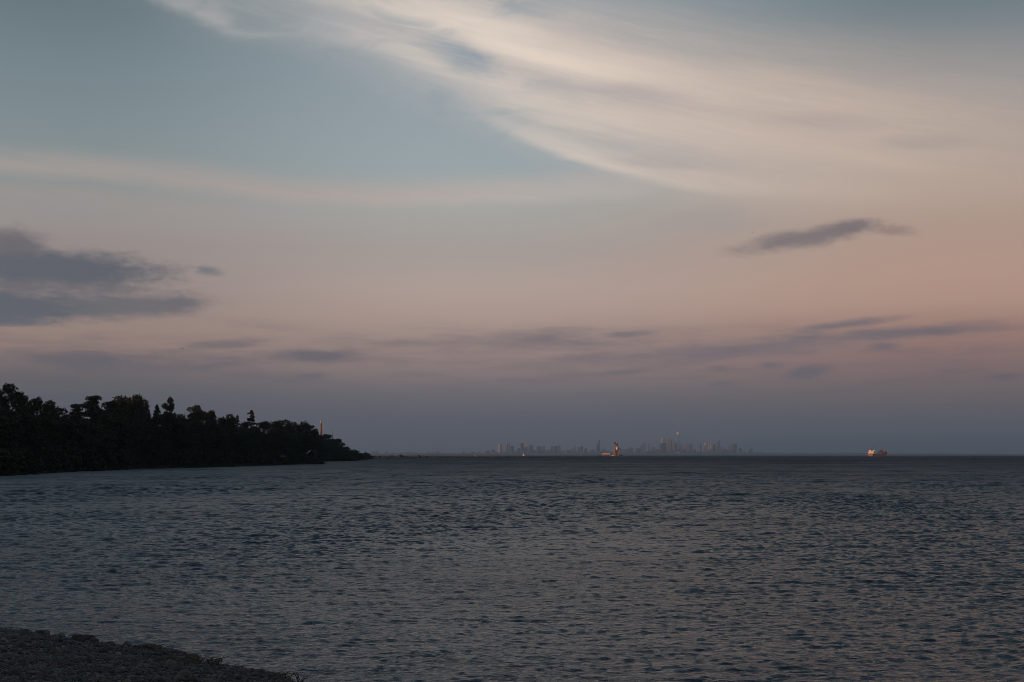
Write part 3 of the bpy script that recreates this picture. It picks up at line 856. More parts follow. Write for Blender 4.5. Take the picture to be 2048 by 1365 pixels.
    while X < 742:
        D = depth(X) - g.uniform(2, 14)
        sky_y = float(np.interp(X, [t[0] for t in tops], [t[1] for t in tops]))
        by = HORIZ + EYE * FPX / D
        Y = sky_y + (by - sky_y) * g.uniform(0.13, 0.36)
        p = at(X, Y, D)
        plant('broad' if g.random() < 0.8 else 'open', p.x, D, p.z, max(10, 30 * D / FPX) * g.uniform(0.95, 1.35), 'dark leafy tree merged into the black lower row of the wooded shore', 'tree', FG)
        X += max(8, g.uniform(0.75, 1.05) * 8.0 * FPX / D * 0.42)
    for X, Y, D in ((596, 866, 640), (612, 868, 668), (626, 870, 676), (637, 876, 690), (606, 884, 640), (630, 888, 664), (643, 890, 900), (655, 888, 905), (668, 893, 920), (682, 900, 930), (696, 904, 960)):
        p = at(X, Y, D)
        plant('broad', p.x, D, p.z, 30 * D / FPX * 1.2, 'dark leafy tree merged into the black lower row of the wooded shore', 'tree', FG)
    # shrubs at the water's edge
    BG = 'shaded shrubs along the wooded waterline'
    X = -30.0
    while X < 742:
        D = depth(X) - (24 if X < 628 else 14) + g.uniform(-4, 4)
        p = at(X, 900, D)
        s = seg_dist(np.array([[p.x, D]]), SHORE)[0]
        if s > 1.0:
            zt = ground_z(p.x, D) + g.uniform(3.0, 6.0)
            plant('bush', p.x, D, zt, g.uniform(6, 10), 'dark shrub lost in the shade at the foot of the wooded shore', 'shrub', BG)
        X += g.uniform(0.8, 1.2) * 6.0 * FPX / D * 0.5
    for X, D, h in ((606, 632, 3.2), (613, 628, 2.4), (628, 630, 3.0), (634, 627, 2.0), (622, 625, 1.6), (598, 622, 3.0), (640, 622, 1.2), (650, 890, 5), (662, 900, 6), (676, 905, 5), (690, 915, 4.5), (702, 925, 3.5)):
        x = (X - 1024) / FPX * D
        plant('bush', x, D, ground_z(x, D) + h, 6.5, 'dark shrub lost in the shade at the foot of the wooded shore', 'shrub', BG)
    # the woods go on to the left of the picture, round the bay
    OG = 'trees round the bay beside the beach'
    for i in range(46):
        y = g.uniform(70, 330); s0 = g.uniform(18, 75)
        xs = np.interp(y, [82, 135, 200, 268, 330], [-62, -88, -99, -97, -102])
        x = xs - s0
        if x / y > -0.40 : continue
        plant('big' if i % 3 == 0 else 'broad', x, y, ground_z(x, y) + g.uniform(13, 18), g.uniform(9, 14), 'leafy tree of the woods curving round the bay beside the beach', 'tree', OG)
    # small shrubs on the root of the breakwater
    for X, Y, W, lab in ((757, 912.3, 9, 'first little shrub after the last tree on the point'), (784, 911, 8, 'left of the three dark shrubs on the breakwater'),
                         (802, 909.3, 9, 'tallest middle one of the three dark shrubs on the breakwater'), (811, 912.3, 12, 'low spreading shrub right of the tallest breakwater shrub'),
                         (838, 910.5, 7, 'lone upright shrub halfway along the dark breakwater'), (850, 912.4, 13, 'low flat shrub patch right of the lone upright breakwater shrub'), (900, 912.8, 6, 'tiny last shrub on the breakwater towards the white sail')):
        D = bw_depth(X); p = at(X, Y, D)
        Pz = protos['bush'][used['bush'] % 3]; used['bush'] += 1
        root = empty('shrub', (p.x, D, 1.2), rnd.uniform(0, 6)); root.scale = (W * D / FPX / 7.0 * 1.2,) * 2 + (max(0.2, (p.z - 1.2) / 5.0),)
        for q in (0, 1):
            c = Pz[q].copy(); COL.objects.link(c); c.parent = root
        tag(root, lab, 'shrub', 'shrubs on the breakwater')
    for P in protos.values():
        for p in P:
            if not p[5]:
                bpy.data.objects.remove(p[0]); bpy.data.objects.remove(p[1])

def D_OK(X): return True

# ------------------------------------------------------------------ breakwater, pier, chimney, mast
def bw_depth(X): return float(np.interp(X, [740, 750, 1000, 1150, 1250], [1600, 1650, 2070, 2470, 2800]))

def build_breakwater(stone):
    g = np.random.default_rng(21)
    V0, F0 = ico(1); vs, fs, n = [], [], 0
    X = 738.0
    while X < 1247:
        D = bw_depth(X); x = (X - 1024) / FPX * D
        for k in range(3):
            size = g.uniform(1.3, 2.5)
            d = stone_verts(V0, g, size, g.uniform(0.5, 0.8))
            vs.append(d + np.array([x + g.normal(0, 1), D + g.uniform(-4, 4), g.uniform(0.0, 1.2)])); fs.append(F0 + n); n += len(V0)
        X += 1.15
    ring = []
    for X in range(738, 1248, 6):
        D = bw_depth(X); x = (X - 1024) / FPX * D; h = 2.3 + 0.4 * math.sin(X * 0.37) * math.sin(X * 0.11)
        ring.append([(x, D - 5, -1), (x, D - 2.0, h), (x, D + 2.0, h), (x, D + 5, -1)])
    cv = np.array(ring).reshape(-1, 3); q = len(ring)
    cf = [[a * 4 + b, a * 4 + b + 1, a * 4 + b + 5] for a in range(q - 1) for b in range(3)] + [[a * 4 + b, a * 4 + b + 5, a * 4 + b + 4] for a in range(q - 1) for b in range(3)]
    vs.append(cv); fs.append(np.array(cf) + n); n += len(cv)
    me = np_mesh('breakwater', np.concatenate(vs), np.concatenate(fs))
    o = link_mesh('breakwater', me, mat('breakwater_rock', (0.15, 0.105, 0.09), (0.26, 0.19, 0.165), 0.4, 0.95, 0.4, 0, 0.1))
    tag(o, 'long low stone breakwater running from the wooded point to the loading tower', 'breakwater')

def build_pier():
    D = 2760.0; k = D / FPX
    steel = mat('weathered_steel', (0.22, 0.14, 0.09), (0.36, 0.24, 0.16), 0.5, 0.7)
    pale = mat('pale_tank_paint', (0.66, 0.62, 0.58), (0.76, 0.72, 0.68), 0.4, 0.5)
    dark = mat('dark_hood_steel', (0.025, 0.024, 0.026), (0.05, 0.048, 0.05), 0.6, 0.6)
    conc = mat('pier_concrete', (0.20, 0.18, 0.165), (0.32, 0.29, 0.27), 0.3, 0.9)
    roofm = mat('rose_sunlit_roof', (0.55, 0.36, 0.34), (0.68, 0.48, 0.46), 0.4, 0.6)  # sunlit pink put into the roof colour
    # pier deck
    p0 = at(1198, 914, D); p1 = at(1250, 914, D)
    deck = empty('pier', ((p0.x + p1.x) / 2, D, 0))
    mb = MB(); mb.box((0, 0, 1.2), (p1.x - p0.x, 14, 0.9), bevel=0.1); mb.box((0, 0.5, 0.2), (p1.x - p0.x - 3, 11, 1.2))
    mb.build('deck', conc, deck)
    for i in range(7):
        MB().tube([(-24 + i * 8, -6.3, -2), (-24 + i * 8, -6.3, 0.85)], 0.5, 10).build('pile', conc, deck)
    tag(deck, 'low pale concrete pier at the end of the breakwater, carrying the loading tower', 'pier')
    z0 = 1.65
    # tower
    c = at(1232.5, 900, D)
    t = empty('loading_tower', (c.x, D, z0), R(8))
    tag(t, 'rusty steel loading tower with a pale oval tank and dark hoods, lit orange', 'tower')
    hw, hd, H = 4.0 * k, 3.4, 20.5
    for sx, sy in ((-1, -1), (1, -1), (1, 1), (-1, 1)):
        MB().box((sx * hw, sy * hd, H / 2), (1.0, 1.0, H)).build('leg', steel, t)
    mb = MB()
    for z in (5.0, 10.2, 15.4):
        for sy in (-1, 1): mb.tube([(-hw, sy * hd, z), (hw, sy * hd, z)], 0.28, 6)
        for sx in (-1, 1): mb.tube([(sx * hw, -hd, z), (sx * hw, hd, z)], 0.28, 6)
    for z in (0.2, 5.0, 10.2):
        for sy in (-1, 1):
            mb.tube([(-hw, sy * (hd + 0.1), z), (hw, sy * (hd + 0.1), z + 5)], 0.2, 6); mb.tube([(hw, sy * (hd - 0.1), z), (-hw, sy * (hd - 0.1), z + 5)], 0.2, 6)
    mb.build('bracing', steel, t)
    MB().box((-0.6, 0.6, 7.5), (4.4, 4.6, 15.0), bevel=0.15).build('elevator_casing', steel, t)
    MB().box((0, 0, H + 0.3), (2 * hw + 2, 2 * hd + 2, 0.6), bevel=0.08).build('top_platform', steel, t)
    MB().box((-1.4, 0.2, H + 1.9), (3.2, 4.0, 2.6), bevel=0.15).build('head_house', steel, t)
    # pale tank hung on the viewer's side
    mb = MB(); prof = [(0.25, -3.4), (1.1, -2.4), (1.9, -1.0), (2.15, 0.4), (1.9, 1.7), (1.2, 2.7), (0.3, 3.1)]
    mb.lathe(prof, 20, (0.3, -hd - 1.9, 14.6)); mb.build('tank', pale, t, True)
    for x in (-2.0, 2.1):
        mb = MB(); prof = [(0.9, 0), (1.35, 0.3), (1.5, 1.4), (1.25, 2.5), (0.55, 3.0)]
        mb.lathe(prof, 16, (x, 0, H + 3.2 if x < 0 else H + 1.2)); mb.tube([(x, 0, H + 0.6), (x, 0, H + 3.3)], 0.5, 8)
        mb.build('hood', dark, t, True)
    mb = MB(); mb.tube([(-3.6, 0, H + 0.5), (-3.6, 0, H + 8.2)], 0.16, 6); mb.tube([(-5.0, 0, H + 7.0), (-1.2, 0, H + 7.6)], 0.2, 6); mb.tube([(-2.4, 0, H + 6.9), (-2.4, 0, H + 8.0)], 0.35, 8)
    mb.build('aerial', dark, t)
    mb = MB(); mb.tube([(hw, 0, 17.6), (hw + 5.2, 0, 12.2)], 0.55, 6); mb.tube([(hw, 0, 19.8), (hw + 5.4, 0, 12.6)], 0.14, 5); mb.tube([(hw + 5.1, 0, 12.4), (hw + 5.1, 0, 9.6)], 0.4, 8)
    mb.build('chute', steel, t)
    # low building
    c = at(1212.3, 905, D)
    b = empty('pier_shed', (c.x, D, z0), R(5))
    tag(b, 'low pier shed with a roof coloured rose like sunlight, left of the loading tower', 'shed')
    mb = MB(); mb.box((0, 0, 1.7), (12.6, 6.5, 3.4), bevel=0.08); mb.build('wall', steel, b)
    mb = MB(); mb.loft([[Vector((-6.9, -3.6, 3.4)), Vector((-6.9, 3.6, 3.4)), Vector((-6.9, 1.2, 6.3)), Vector((-6.9, -1.2, 6.3))],
                        [Vector((6.9, -3.6, 3.4)), Vector((6.9, 3.6, 3.4)), Vector((6.6, 1.2, 6.3)), Vector((6.6, -1.2, 6.3))]])
    mb.build('roof', roofm, b)
    for x in (-4.2, -1.4, 1.4, 4.2):
        MB().box((x, -3.27, 1.75), (1.5, 0.12, 2.2)).build('door_opening', dark, b)
    # small pale crates beside the tower foot
    for X, w, lab in ((1224.3, 2.2, 'left one of two pale boxes at the foot of the loading tower'), (1226.4, 1.5, 'smaller right one of two pale boxes at the foot of the loading tower')):
        c = at(X, 911, D)
        o = MB().box((0, 0, w * 0.55), (w, w, w * 1.1), bevel=0.08).box((0, 0, w * 1.12), (w * 1.1, w * 1.1, 0.12)).build('cargo_box', pale)
        o.location = (c.x, D - 3, z0); tag(o, lab, 'box', 'pale boxes on the pier')
    # dark mooring platform right
    c = at(1242, 911, D)
    m = empty('mooring_platform', (c.x, D + 16, 0))
    tag(m, 'dark mooring platform with a bollard post, right of the loading tower', 'platform')
    MB().box((0, 0, 2.6), (11, 6, 1.0), bevel=0.1).build('deck', dark, m)
    for x in (-4.4, 0, 4.4): MB().tube([(x, -2.2, -2), (x, -2.2, 2.1)], 0.45, 10).build('pile', dark, m)
    MB().lathe([(0.7, 0), (0.7, 1.0), (1.1, 1.1), (1.1, 1.7), (0.5, 1.8)], 14, (3.2, 0, 3.1)).build('bollard', dark, m)
    MB().box((-2.5, 0, 4.0), (2.4, 2.4, 1.8), bevel=0.1).build('winch', dark, m)
    # two rocks off the end
    for X, s, lab in ((1283, 1.6, 'left one of two low dark rocks in open water right of the pier'), (1297.5, 1.9, 'right one of two low dark rocks in open water right of the pier')):
        c = at(X, 913, 2850); V0, F0 = ico(2); g = np.random.default_rng(int(X))
        o = link_mesh('rock', np_mesh('rock', stone_verts(V0, g, s, 0.5) * np.array([1.5, 1, 1]), F0, True), dark)
        o.location = (c.x, 2850, 0.35); tag(o, lab, 'rock', 'dark rocks off the pier')

def build_chimney():
    D = 2500.0; k = D / FPX
    brick = mat('chimney_brick', (0.23, 0.125, 0.10), (0.31, 0.175, 0.145), 0.25, 0.85)
    cap = mat('chimney_cap_paint', (0.45, 0.40, 0.37), (0.54, 0.49, 0.45), 0.4, 0.7)
    dk = mat('chimney_unlit_brick', (0.16, 0.05, 0.05), (0.22, 0.08, 0.07), 0.3, 0.85)  # unlit dark red put into the lower chimney; gallery shares it
    c = at(642, 842, D); H = c.z
    t = empty('chimney', (c.x, D, 0)); tag(t, 'tall orange lit industrial chimney rising behind the last trees', 'chimney')
    MB().lathe([(2.25, H * 0.655), (2.12, H * 0.8), (2.02, H * 0.93)], 24).build('shaft', brick, t, True)
    MB().lathe([(2.6, 0), (2.35, H * 0.4), (2.255, H * 0.653)], 24).build('base', dk, t, True)
    mb = MB(); mb.lathe([(2.15, H * 0.932), (2.15, H * 0.945), (1.75, H * 0.947), (1.7, H)], 24); mb.build('cap', cap, t, True)
    MB().lathe([(2.3, H * 0.90), (2.45, H * 0.903), (2.45, H * 0.912), (2.3, H * 0.915)], 24).build('gallery', dk, t)
    mm = mat('mast_steel', (0.10, 0.10, 0.11), (0.16, 0.16, 0.17), 0.5, 0.6)
    c = at(665, 857, D); H = c.z
    t = empty('radio_mast', (c.x, D, 0)); tag(t, 'thin grey mast in the haze right of the chimney', 'mast')
    MB().tube([(0, 0, 0), (0, 0, H * 0.6), (0, 0, H)], [0.5, 0.36, 0.14], 8).build('pole', mm, t)
    mb = MB()
    for z in (0.72, 0.84): mb.tube([(-0.9, 0, H * z), (0.9, 0, H * z)], 0.09, 6)
    mb.build('crossbar', mm, t)

# ------------------------------------------------------------------ ship and sailing boats
def build_ship():
    D = 5000.0
    hullm = mat('ship_hull_red', (0.17, 0.030, 0.022), (0.25, 0.055, 0.040), 0.06, 0.5)
    white = mat('ship_white_paint', (0.70, 0.64, 0.55), (0.80, 0.74, 0.64), 0.08, 0.5)
    deckm = mat('ship_deck', (0.06, 0.05, 0.05), (0.10, 0.08, 0.08), 0.2, 0.8)
    darkm = mat('ship_dark_steel', (0.03, 0.03, 0.032), (0.06, 0.06, 0.06), 0.2, 0.6)
    glassm = mat('ship_window_glass', (0.02, 0.022, 0.026), None, 1, 0.15)
    shadedm = mat('ship_shaded_red', (0.055, 0.016, 0.016), (0.085, 0.028, 0.026), 0.1, 0.6)  # red-brown darkened so the forward houses look out of the sun
    palem = mat('ship_dimmed_white', (0.22, 0.18, 0.18), (0.28, 0.24, 0.24), 0.1, 0.6)  # white pilot house paint dimmed to look out of the sun
    L, B = 176.0, 23.0
    view = math.atan2(D, (1755 - 1024) / FPX * D)
    head = view - R(17.0)
    c = at(1756, 911, D + 10)
    t = empty('cargo_ship', (c.x, D + 10, 0), head)         # local +X is the bow
    tag(t, 'laden red hulled lake freighter at anchor, white stern house lit orange', 'ship')
    def sect(x, w, zb, zt):
        return [Vector((x, -w / 2, zt)), Vector((x, -w / 2, zb + 2)), Vector((x, -w * 0.36, zb)), Vector((x, w * 0.36, zb)), Vector((x, w / 2, zb + 2)), Vector((x, w / 2, zt))]
    xs = [(-L / 2, B * 0.72, 9.4), (-L / 2 + 6, B * 0.94, 9.2), (-L / 2 + 16, B, 8.6), (-L / 2 + 28, B, 7.4), (0, B, 6.8), (L / 2 - 34, B, 7.6), (L / 2 - 22, B * 0.96, 9.8), (L / 2 - 12, B * 0.8, 10.6), (L / 2 - 4, B * 0.42, 11.4), (L / 2 + 1, B * 0.06, 12.0)]
    mb = MB(); mb.loft([sect(x, w, -3.0, z) for x, w, z in xs]); mb.build('hull', hullm, t)
    # hatch covers
    mb = MB()
    for i in range(13): mb.box((-48 + i * 8.3, 0, 7.4), (6.9, 15, 1.3), bevel=0.15)
    mb.build('hatch_cover', deckm, t)
    # stern house in tiers
    x0 = -L / 2 + 17
    mb = MB(); mb.box((x0, 0, 11.0), (22, 20.5, 4.4), bevel=0.25); mb.box((x0 + 0.5, 0, 14.4), (18, 18, 2.8), bevel=0.25); mb.box((x0 + 1.5, 0, 17.2), (14, 15, 2.8), bevel=0.25); mb.box((x0 + 3.5, 0, 20.0), (8, 21, 2.8), bevel=0.2)
    mb.build('stern_house', white, t)
    mb = MB()
    for z, w, xx in ((11.4, 17, x0 - 11.05), (14.6, 15, x0 - 8.55), (17.4, 12, x0 - 5.55)):
        for i in range(6): mb.box((xx, -w / 2 + (i + 0.5) * w / 6, z), (0.12, 1.1, 1.0))
    mb.build('cabin_windows', glassm, t)
    fn = MB(); fn.loft([[Vector((x0 - 4 + dx * s, dy * s2, z)) for dx, dy in ((-2.6, -1.6), (-2.6, 1.6), (2.2, 2.0), (2.2, -2.0))] for z, s, s2 in ((18.6, 1.0, 1.0), (25.2, 0.85, 0.85))])
    fno = fn.build('funnel', hullm, t); MB().box((x0 - 4.2, 0, 25.7), (3.6, 2.4, 1.0), bevel=0.1).build('funnel_cap', darkm, fno)
    MB().tube([(x0 + 24, 0, 7.4), (x0 + 24, 0, 30.0), (x0 + 24, 0, 41)], [0.8, 0.5, 0.18], 8).tube([(x0 + 24, -4, 29), (x0 + 24, 4, 29)], 0.2, 6).build('mast', darkm, t)
    lb = MB().box((x0 - 4, -9.6, 14.6), (5, 2.0, 1.6), bevel=0.3).build('lifeboat', hullm, t)
    # unloading boom, rising towards the bow
    mb = MB(); a, b = Vector((-8, 0, 8.6)), Vector((58, 0, 24.5))
    for sy in (-1.4, 1.4):
        mb.tube([a + Vector((0, sy, 0)), b + Vector((0, sy, 0))], 0.42, 6); mb.tube([a + Vector((0, sy, 2.2)), b + Vector((0, sy, 1.6))], 0.32, 6)
        for i in range(12):
            q0 = a.lerp(b, i / 12); q1 = a.lerp(b, (i + 1) / 12)
            mb.tube([q0 + Vector((0, sy, 0)), q1 + Vector((0, sy, 2.0))], 0.2, 5)
    mb.build('unloading_boom', darkm, t)
    mb = MB(); mb.box((30, 0, 12.0), (9, 17, 9.5), bevel=0.3); mb.box((30, 0, 17.4), (6, 12, 1.6), bevel=0.2); mb.build('conveyor_house', shadedm, t)
    # forward house
    xf = L / 2 - 20
    mb = MB(); mb.box((xf, 0, 12.6), (11, 19, 4.6), bevel=0.25); mb.box((xf + 0.5, 0, 16.2), (8.5, 15, 2.8), bevel=0.25); mb.build('forward_house', shadedm, t)
    ph = MB().box((xf + 0.5, 0, 19.1), (6.5, 13, 3.0), bevel=0.3).build('pilot_house', palem, t)
    MB().box((xf - 2.8, 0, 19.4), (0.2, 11.6, 1.0)).build('window', glassm, ph)
    MB().tube([(xf, 0, 20.5), (xf, 0, 28.5)], [0.3, 0.12], 6).tube([(xf, -2.4, 25), (xf, 2.4, 25)], 0.14, 6).build('radar_mast', darkm, t)
    mb = MB()
    for s in (-1, 1):
        mb.tube([(x, s * (w / 2 - 0.3), z + 1.0) for x, w, z in xs[2:-1]], 0.09, 5)
    mb.build('railing', darkm, t)

def build_sailboats():
    hullm = mat('sailboat_hull', (0.75, 0.75, 0.74), (0.82, 0.82, 0.8), 1.0, 0.4)
    sailm = mat('sail_cloth', (0.80, 0.79, 0.77), (0.86, 0.85, 0.84), 2.0, 0.7)
    mastm = mat('sailboat_mast', (0.25, 0.25, 0.26), None, 1, 0.5)
    for X, D, hgt, rz, lab in ((950.4, 5200, 8.6, 0.4, 'brightest white sail over the dark left part of the breakwater'),
                               (1046.6, 5600, 10.5, -0.5, 'tall thin pale sail in front of the pink topped skyscraper'),
                               (1161, 5600, 7.0, 0.9, 'small faint sail halfway between the pink topped skyscraper and the pier shed')):
        c = at(X, 912, D)
        t = empty('sailing_boat', (c.x, D, 0), rz + math.pi / 2 * 0.3); tag(t, lab, 'sailing boat', 'sailing boats on the lake')
        k = hgt / 10.0
        rings = []
        for x, w in ((-4.2, 1.9), (-2, 2.6), (0.5, 2.8), (3, 1.8), (4.8, 0.15)):
            x *= k; w *= k
            rings.append([Vector((x, -w / 2, 0.9 * k)), Vector((x, -w * 0.32, -0.3)), Vector((x, w * 0.32, -0.3)), Vector((x, w / 2, 0.9 * k))])
        MB().loft(rings).build('hull', hullm, t)
        MB().tube([(0.6 * k, 0, 0.8 * k), (0.6 * k, 0, hgt + 0.8)], 0.09, 6).build('mast', mastm, t)
        for nm, pts in (('mainsail', [(0.45 * k, 0, 1.9 * k), (-3.9 * k, 0.7 * k, 1.9 * k), (0.45 * k, 0, hgt + 0.5)]), ('jib', [(0.8 * k, 0, 1.4 * k), (4.5 * k, -0.3 * k, 1.2 * k), (0.75 * k, 0, hgt * 0.86)])):
            mb = MB(); N = 6; a, b, c3 = map(Vector, pts)
            front, back = [], []
            for side in (0.02, -0.02):
                rows = []
                for i in range(N + 1):
                    row = []
                    for j in range(N + 1):
                        u = j / N; v = i / N
                        p = (a.lerp(c3, v)).lerp(b.lerp(c3, v), u)
                        p = p + Vector((0, 1, 0)) * (0.55 * k * math.sin(math.pi * u) * (1 - v) + side)
                        row.append(mb.bm.verts.new(p))
                    rows.append(row)
                for r0, r1 in zip(rows, rows[1:]):
                    for j in range(N):
                        try: mb.bm.faces.new((r0[j], r0[j + 1], r1[j + 1], r1[j]))
                        except ValueError: pass
            mb.build(nm, sailm, t, True)

# ------------------------------------------------------------------ far city
CITY_D = 22000.0
def build_city():
    k = CITY_D / FPX
    sets = {  # bright stone for sunlit towers, other finishes darkened to read as shaded
        'grey': facade_mat('tower_grey', (0.055, 0.058, 0.062), (0.03, 0.033, 0.037), 7.0, 4.0),
        'dark': facade_mat('tower_dark_glass', (0.028, 0.031, 0.035), (0.016, 0.018, 0.022), 5.0, 4.0, 0.5),
        'pale': facade_mat('tower_pale_concrete', (0.11, 0.105, 0.10), (0.05, 0.05, 0.05), 8.0, 3.4),
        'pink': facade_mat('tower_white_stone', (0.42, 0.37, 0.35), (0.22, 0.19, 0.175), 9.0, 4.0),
        'brown': facade_mat('tower_brown_brick', (0.09, 0.065, 0.055), (0.045, 0.038, 0.035), 7.0, 3.4),
    }
    # x0, x1, top row, finish, crown style, label (None = made from its neighbours)
    B = [
        (970, 980, 902, 'grey', 0, None), (982, 990, 899.5, 'grey', 1, None),
        (995.3, 1000.3, 888, 'pink', 0, 'slim slab tower lit pale pink, first tall one from the left'),
        (1000.6, 1003, 889, 'dark', 0, 'thin dark tower touching the pale pink slab tower'),
        (1013.5, 1020, 886, 'dark', 1, None), (1020.4, 1028, 892, 'grey', 0, None),
        (1033, 1041, 897, 'grey', 1, None), (1041.3, 1047.4, 886.5, 'dark', 0, None),
        (1048, 1053, 881, 'pink', 2, 'skyscraper with a pink lit top, tallest left of the pier tower group'),
        (1047, 1055, 894.5, 'dark', 0, 'added dark block in front of the pink topped skyscraper, standing for its shaded foot'),  # added block covers the lower front as shade would
        (1053.4, 1058.5, 894, 'grey', 0, None), (1059.5, 1065.2, 890.5, 'dark', 0, None),
        (1067, 1072, 902, 'pale', 0, None), (1073, 1082, 892, 'grey', 1, None), (1082.4, 1090, 893, 'dark', 0, None),
        (1093, 1100.5, 899.5, 'grey', 1, None), (1101.5, 1107, 893, 'grey', 0, None), (1108.5, 1115, 892, 'dark', 0, None), (1115.8, 1121.2, 890, 'grey', 2, None),
        (1124, 1135, 901, 'pale', 0, None), (1140, 1147, 896.5, 'grey', 1, None), (1148.4, 1151.4, 893, 'dark', 0, None), (1155.5, 1160.2, 895, 'grey', 0, None),
        (1161, 1166, 891, 'dark', 2, None), (1168.5, 1174, 896, 'grey', 1, None), (1180, 1190, 900.5, 'pale', 0, None),
        (1193, 1196, 889, 'dark', 0, 'shorter left half of the dark pair of towers left of the pier tower'),
        (1196.3, 1200.2, 880, 'dark', 3, 'tall slant topped right half of the dark pair left of the pier tower'),
        (1204.5, 1210, 898, 'grey', 0, None), (1243, 1250, 899, 'grey', 1, None), (1251, 1256, 897.5, 'grey', 0, None),
        (1256.4, 1266, 895.5, 'dark', 1, None), (1267.4, 1271, 897, 'pink', 0, None), (1271.4, 1278, 897, 'grey', 0, None), (1279, 1283.4, 893, 'grey', 1, None),
        (1283.8, 1291, 887, 'dark', 1, None), (1296, 1299.2, 889, 'dark', 0, None), (1303.5, 1308, 894, 'pale', 0, None), (1309.6, 1312.8, 893, 'dark', 2, None),
        (1313.4, 1318, 898, 'grey', 0, None), (1318.6, 1322.6, 890, 'brown', 0, None),
        (1323, 1331, 876, 'pink', 4, 'broad skyscraper glowing orange at the top, left of the needle tower'),
        (1321.5, 1332.2, 886.5, 'dark', 0, 'added dark block in front of the orange topped skyscraper, standing for its shaded foot'),  # added to darken the skyscraper below its lit top
        (1333, 1343.6, 879, 'grey', 1, None), (1344, 1349.6, 884, 'pale', 0, None), (1350, 1354.6, 886, 'dark', 2, None),
        (1358.6, 1361.6, 885.5, 'grey', 1, None), (1362, 1364.4, 890, 'dark', 0, None),
        (1371, 1379.6, 889.5, 'grey', 0, None), (1380, 1385.4, 887, 'dark', 1, None), (1386, 1392, 898, 'grey', 0, None),
        (1400, 1402.8, 886.5, 'dark', 2, None), (1407.6, 1412.4, 886, 'pink', 0, None), (1412.8, 1416.6, 885, 'brown', 0, None), (1417, 1420, 883, 'pink', 2, None),
        (1421, 1424.6, 887.5, 'pink', 0, None), (1425.4, 1431, 888.5, 'grey', 1, None), (1434.4, 1436.8, 881.5, 'dark', 2, None), (1437.3, 1440, 880, 'dark', 2, None),
        (1441, 1446, 895, 'grey', 0, None), (1447, 1453, 898, 'grey', 1, None), (1457, 1460.8, 890.5, 'grey', 0, None), (1461.2, 1465, 887.5, 'grey', 0, None),
        (1467, 1473.6, 888, 'dark', 0, 'dark flat topped slab, last big building at the right of the city'),
        (1477, 1483, 896, 'grey', 1, None), (1485.4, 1489, 902, 'grey', 0, None), (1499, 1505, 898.5, 'brown', 3, None), (1512.6, 1515, 901.5, 'grey', 0, None), (1518, 1521, 904, 'pale', 0, None),
    ]
    MARKS = [(997.8, 'the pale pink slab tower'), (1050.5, 'the pink topped skyscraper'), (1198.2, 'the dark slant topped tower'), (1327, 'the orange topped skyscraper'), (1356.6, 'the needle tower'), (1470.3, 'the dark flat topped slab')]
    ORD = ['first', 'second', 'third', 'fourth', 'fifth', 'sixth', 'seventh', 'eighth', 'ninth', 'tenth', 'eleventh', 'twelfth', 'thirteenth', 'fourteenth', 'fifteenth']
    word = {'grey': 'hazy grey', 'dark': 'dark bluish', 'pale': 'pale', 'pink': 'pinkish lit', 'brown': 'brownish'}
    xs_all = [((b[0] + b[1]) / 2) for b in B]
    g = np.random.default_rng(77)
    for i, (x0, x1, y, fin, style, lab) in enumerate(B):
        xc = xs_all[i]
        if lab is None:
            mk = min(MARKS, key=lambda m: abs(m[0] - xc))
            lo, hi = sorted((mk[0], xc))
            n = sum(1 for q in xs_all if lo + 0.01 < q < hi - 0.01)
            side = 'right' if xc > mk[0] else 'left'
            hpx = HORIZ - y; w = x1 - x0
            shape = 'slim tower' if hpx / w > 3.2 else ('tower block' if hpx / w > 1.7 else 'broad low block')
            lab = f'{word[fin]} {shape}, {ORD[n]} building {side} of {mk[1]}'
        D = CITY_D + (g.uniform(-500, 700) if not (lab and 'in front' in lab) else -800)
        kk = D / FPX
        c = at(xc, y, D); w = (x1 - x0) * kk; H = c.z + 2; d = w * g.uniform(0.8, 1.3) if w < 50 else w * 0.6
        rz = R(g.uniform(8, 24)) * (1 if g.random() < 0.5 else -1)
        w = w / (abs(math.cos(rz)) + abs(math.sin(rz)) * 0.5)
        d = w * 0.7
        mb = MB()
        if style == 0:
            mb.box((0, 0, H * 0.485), (w, d, H * 0.97)); mb.box((0, 0, H * 0.985), (w * 0.6, d * 0.6, H * 0.03)); mb.box((0, 0, 6), (w * 1.25, d * 1.25, 12))
        elif style == 1:
            mb.box((0, 0, H * 0.40), (w, d, H * 0.80)); mb.box((w * 0.08, 0, H * 0.88), (w * 0.8, d * 0.8, H * 0.16)); mb.box((w * 0.1, 0, H * 0.98), (w * 0.45, d * 0.45, H * 0.04))
        elif style == 2:
            mb.box((0, 0, H * 0.44), (w, d, H * 0.88)); mb.box((0, 0, H * 0.915), (w * 0.7, d * 0.7, H * 0.07), taper=0.6); mb.tube([(0, 0, H * 0.95), (0, 0, H)], 2.0, 6)
        elif style == 3:
            mb.loft([[Vector((-w / 2, -d / 2, 0)), Vector((-w / 2, d / 2, 0)), Vector((-w / 2, d / 2, H * 0.93)), Vector((-w / 2, -d / 2, H * 0.93))],
                     [Vector((w / 2, -d / 2, 0)), Vector((w / 2, d / 2, 0)), Vector((w / 2, d / 2, H)), Vector((w / 2, -d / 2, H))]])
        else:
            mb.box((0, 0, H * 0.485), (w, d, H * 0.97)); mb.box((0, 0, H * 0.985), (w * 0.5, d * 0.5, H * 0.03)); mb.tube([(w * 0.2, 0, H * 0.97), (w * 0.2, 0, H * 1.06)], 2.5, 6); mb.box((0, 0, 8), (w * 1.3, d * 1.3, 16))
        o = mb.build('city_tower' if (HORIZ - y) / (x1 - x0) > 1.7 else 'city_block', sets[fin])
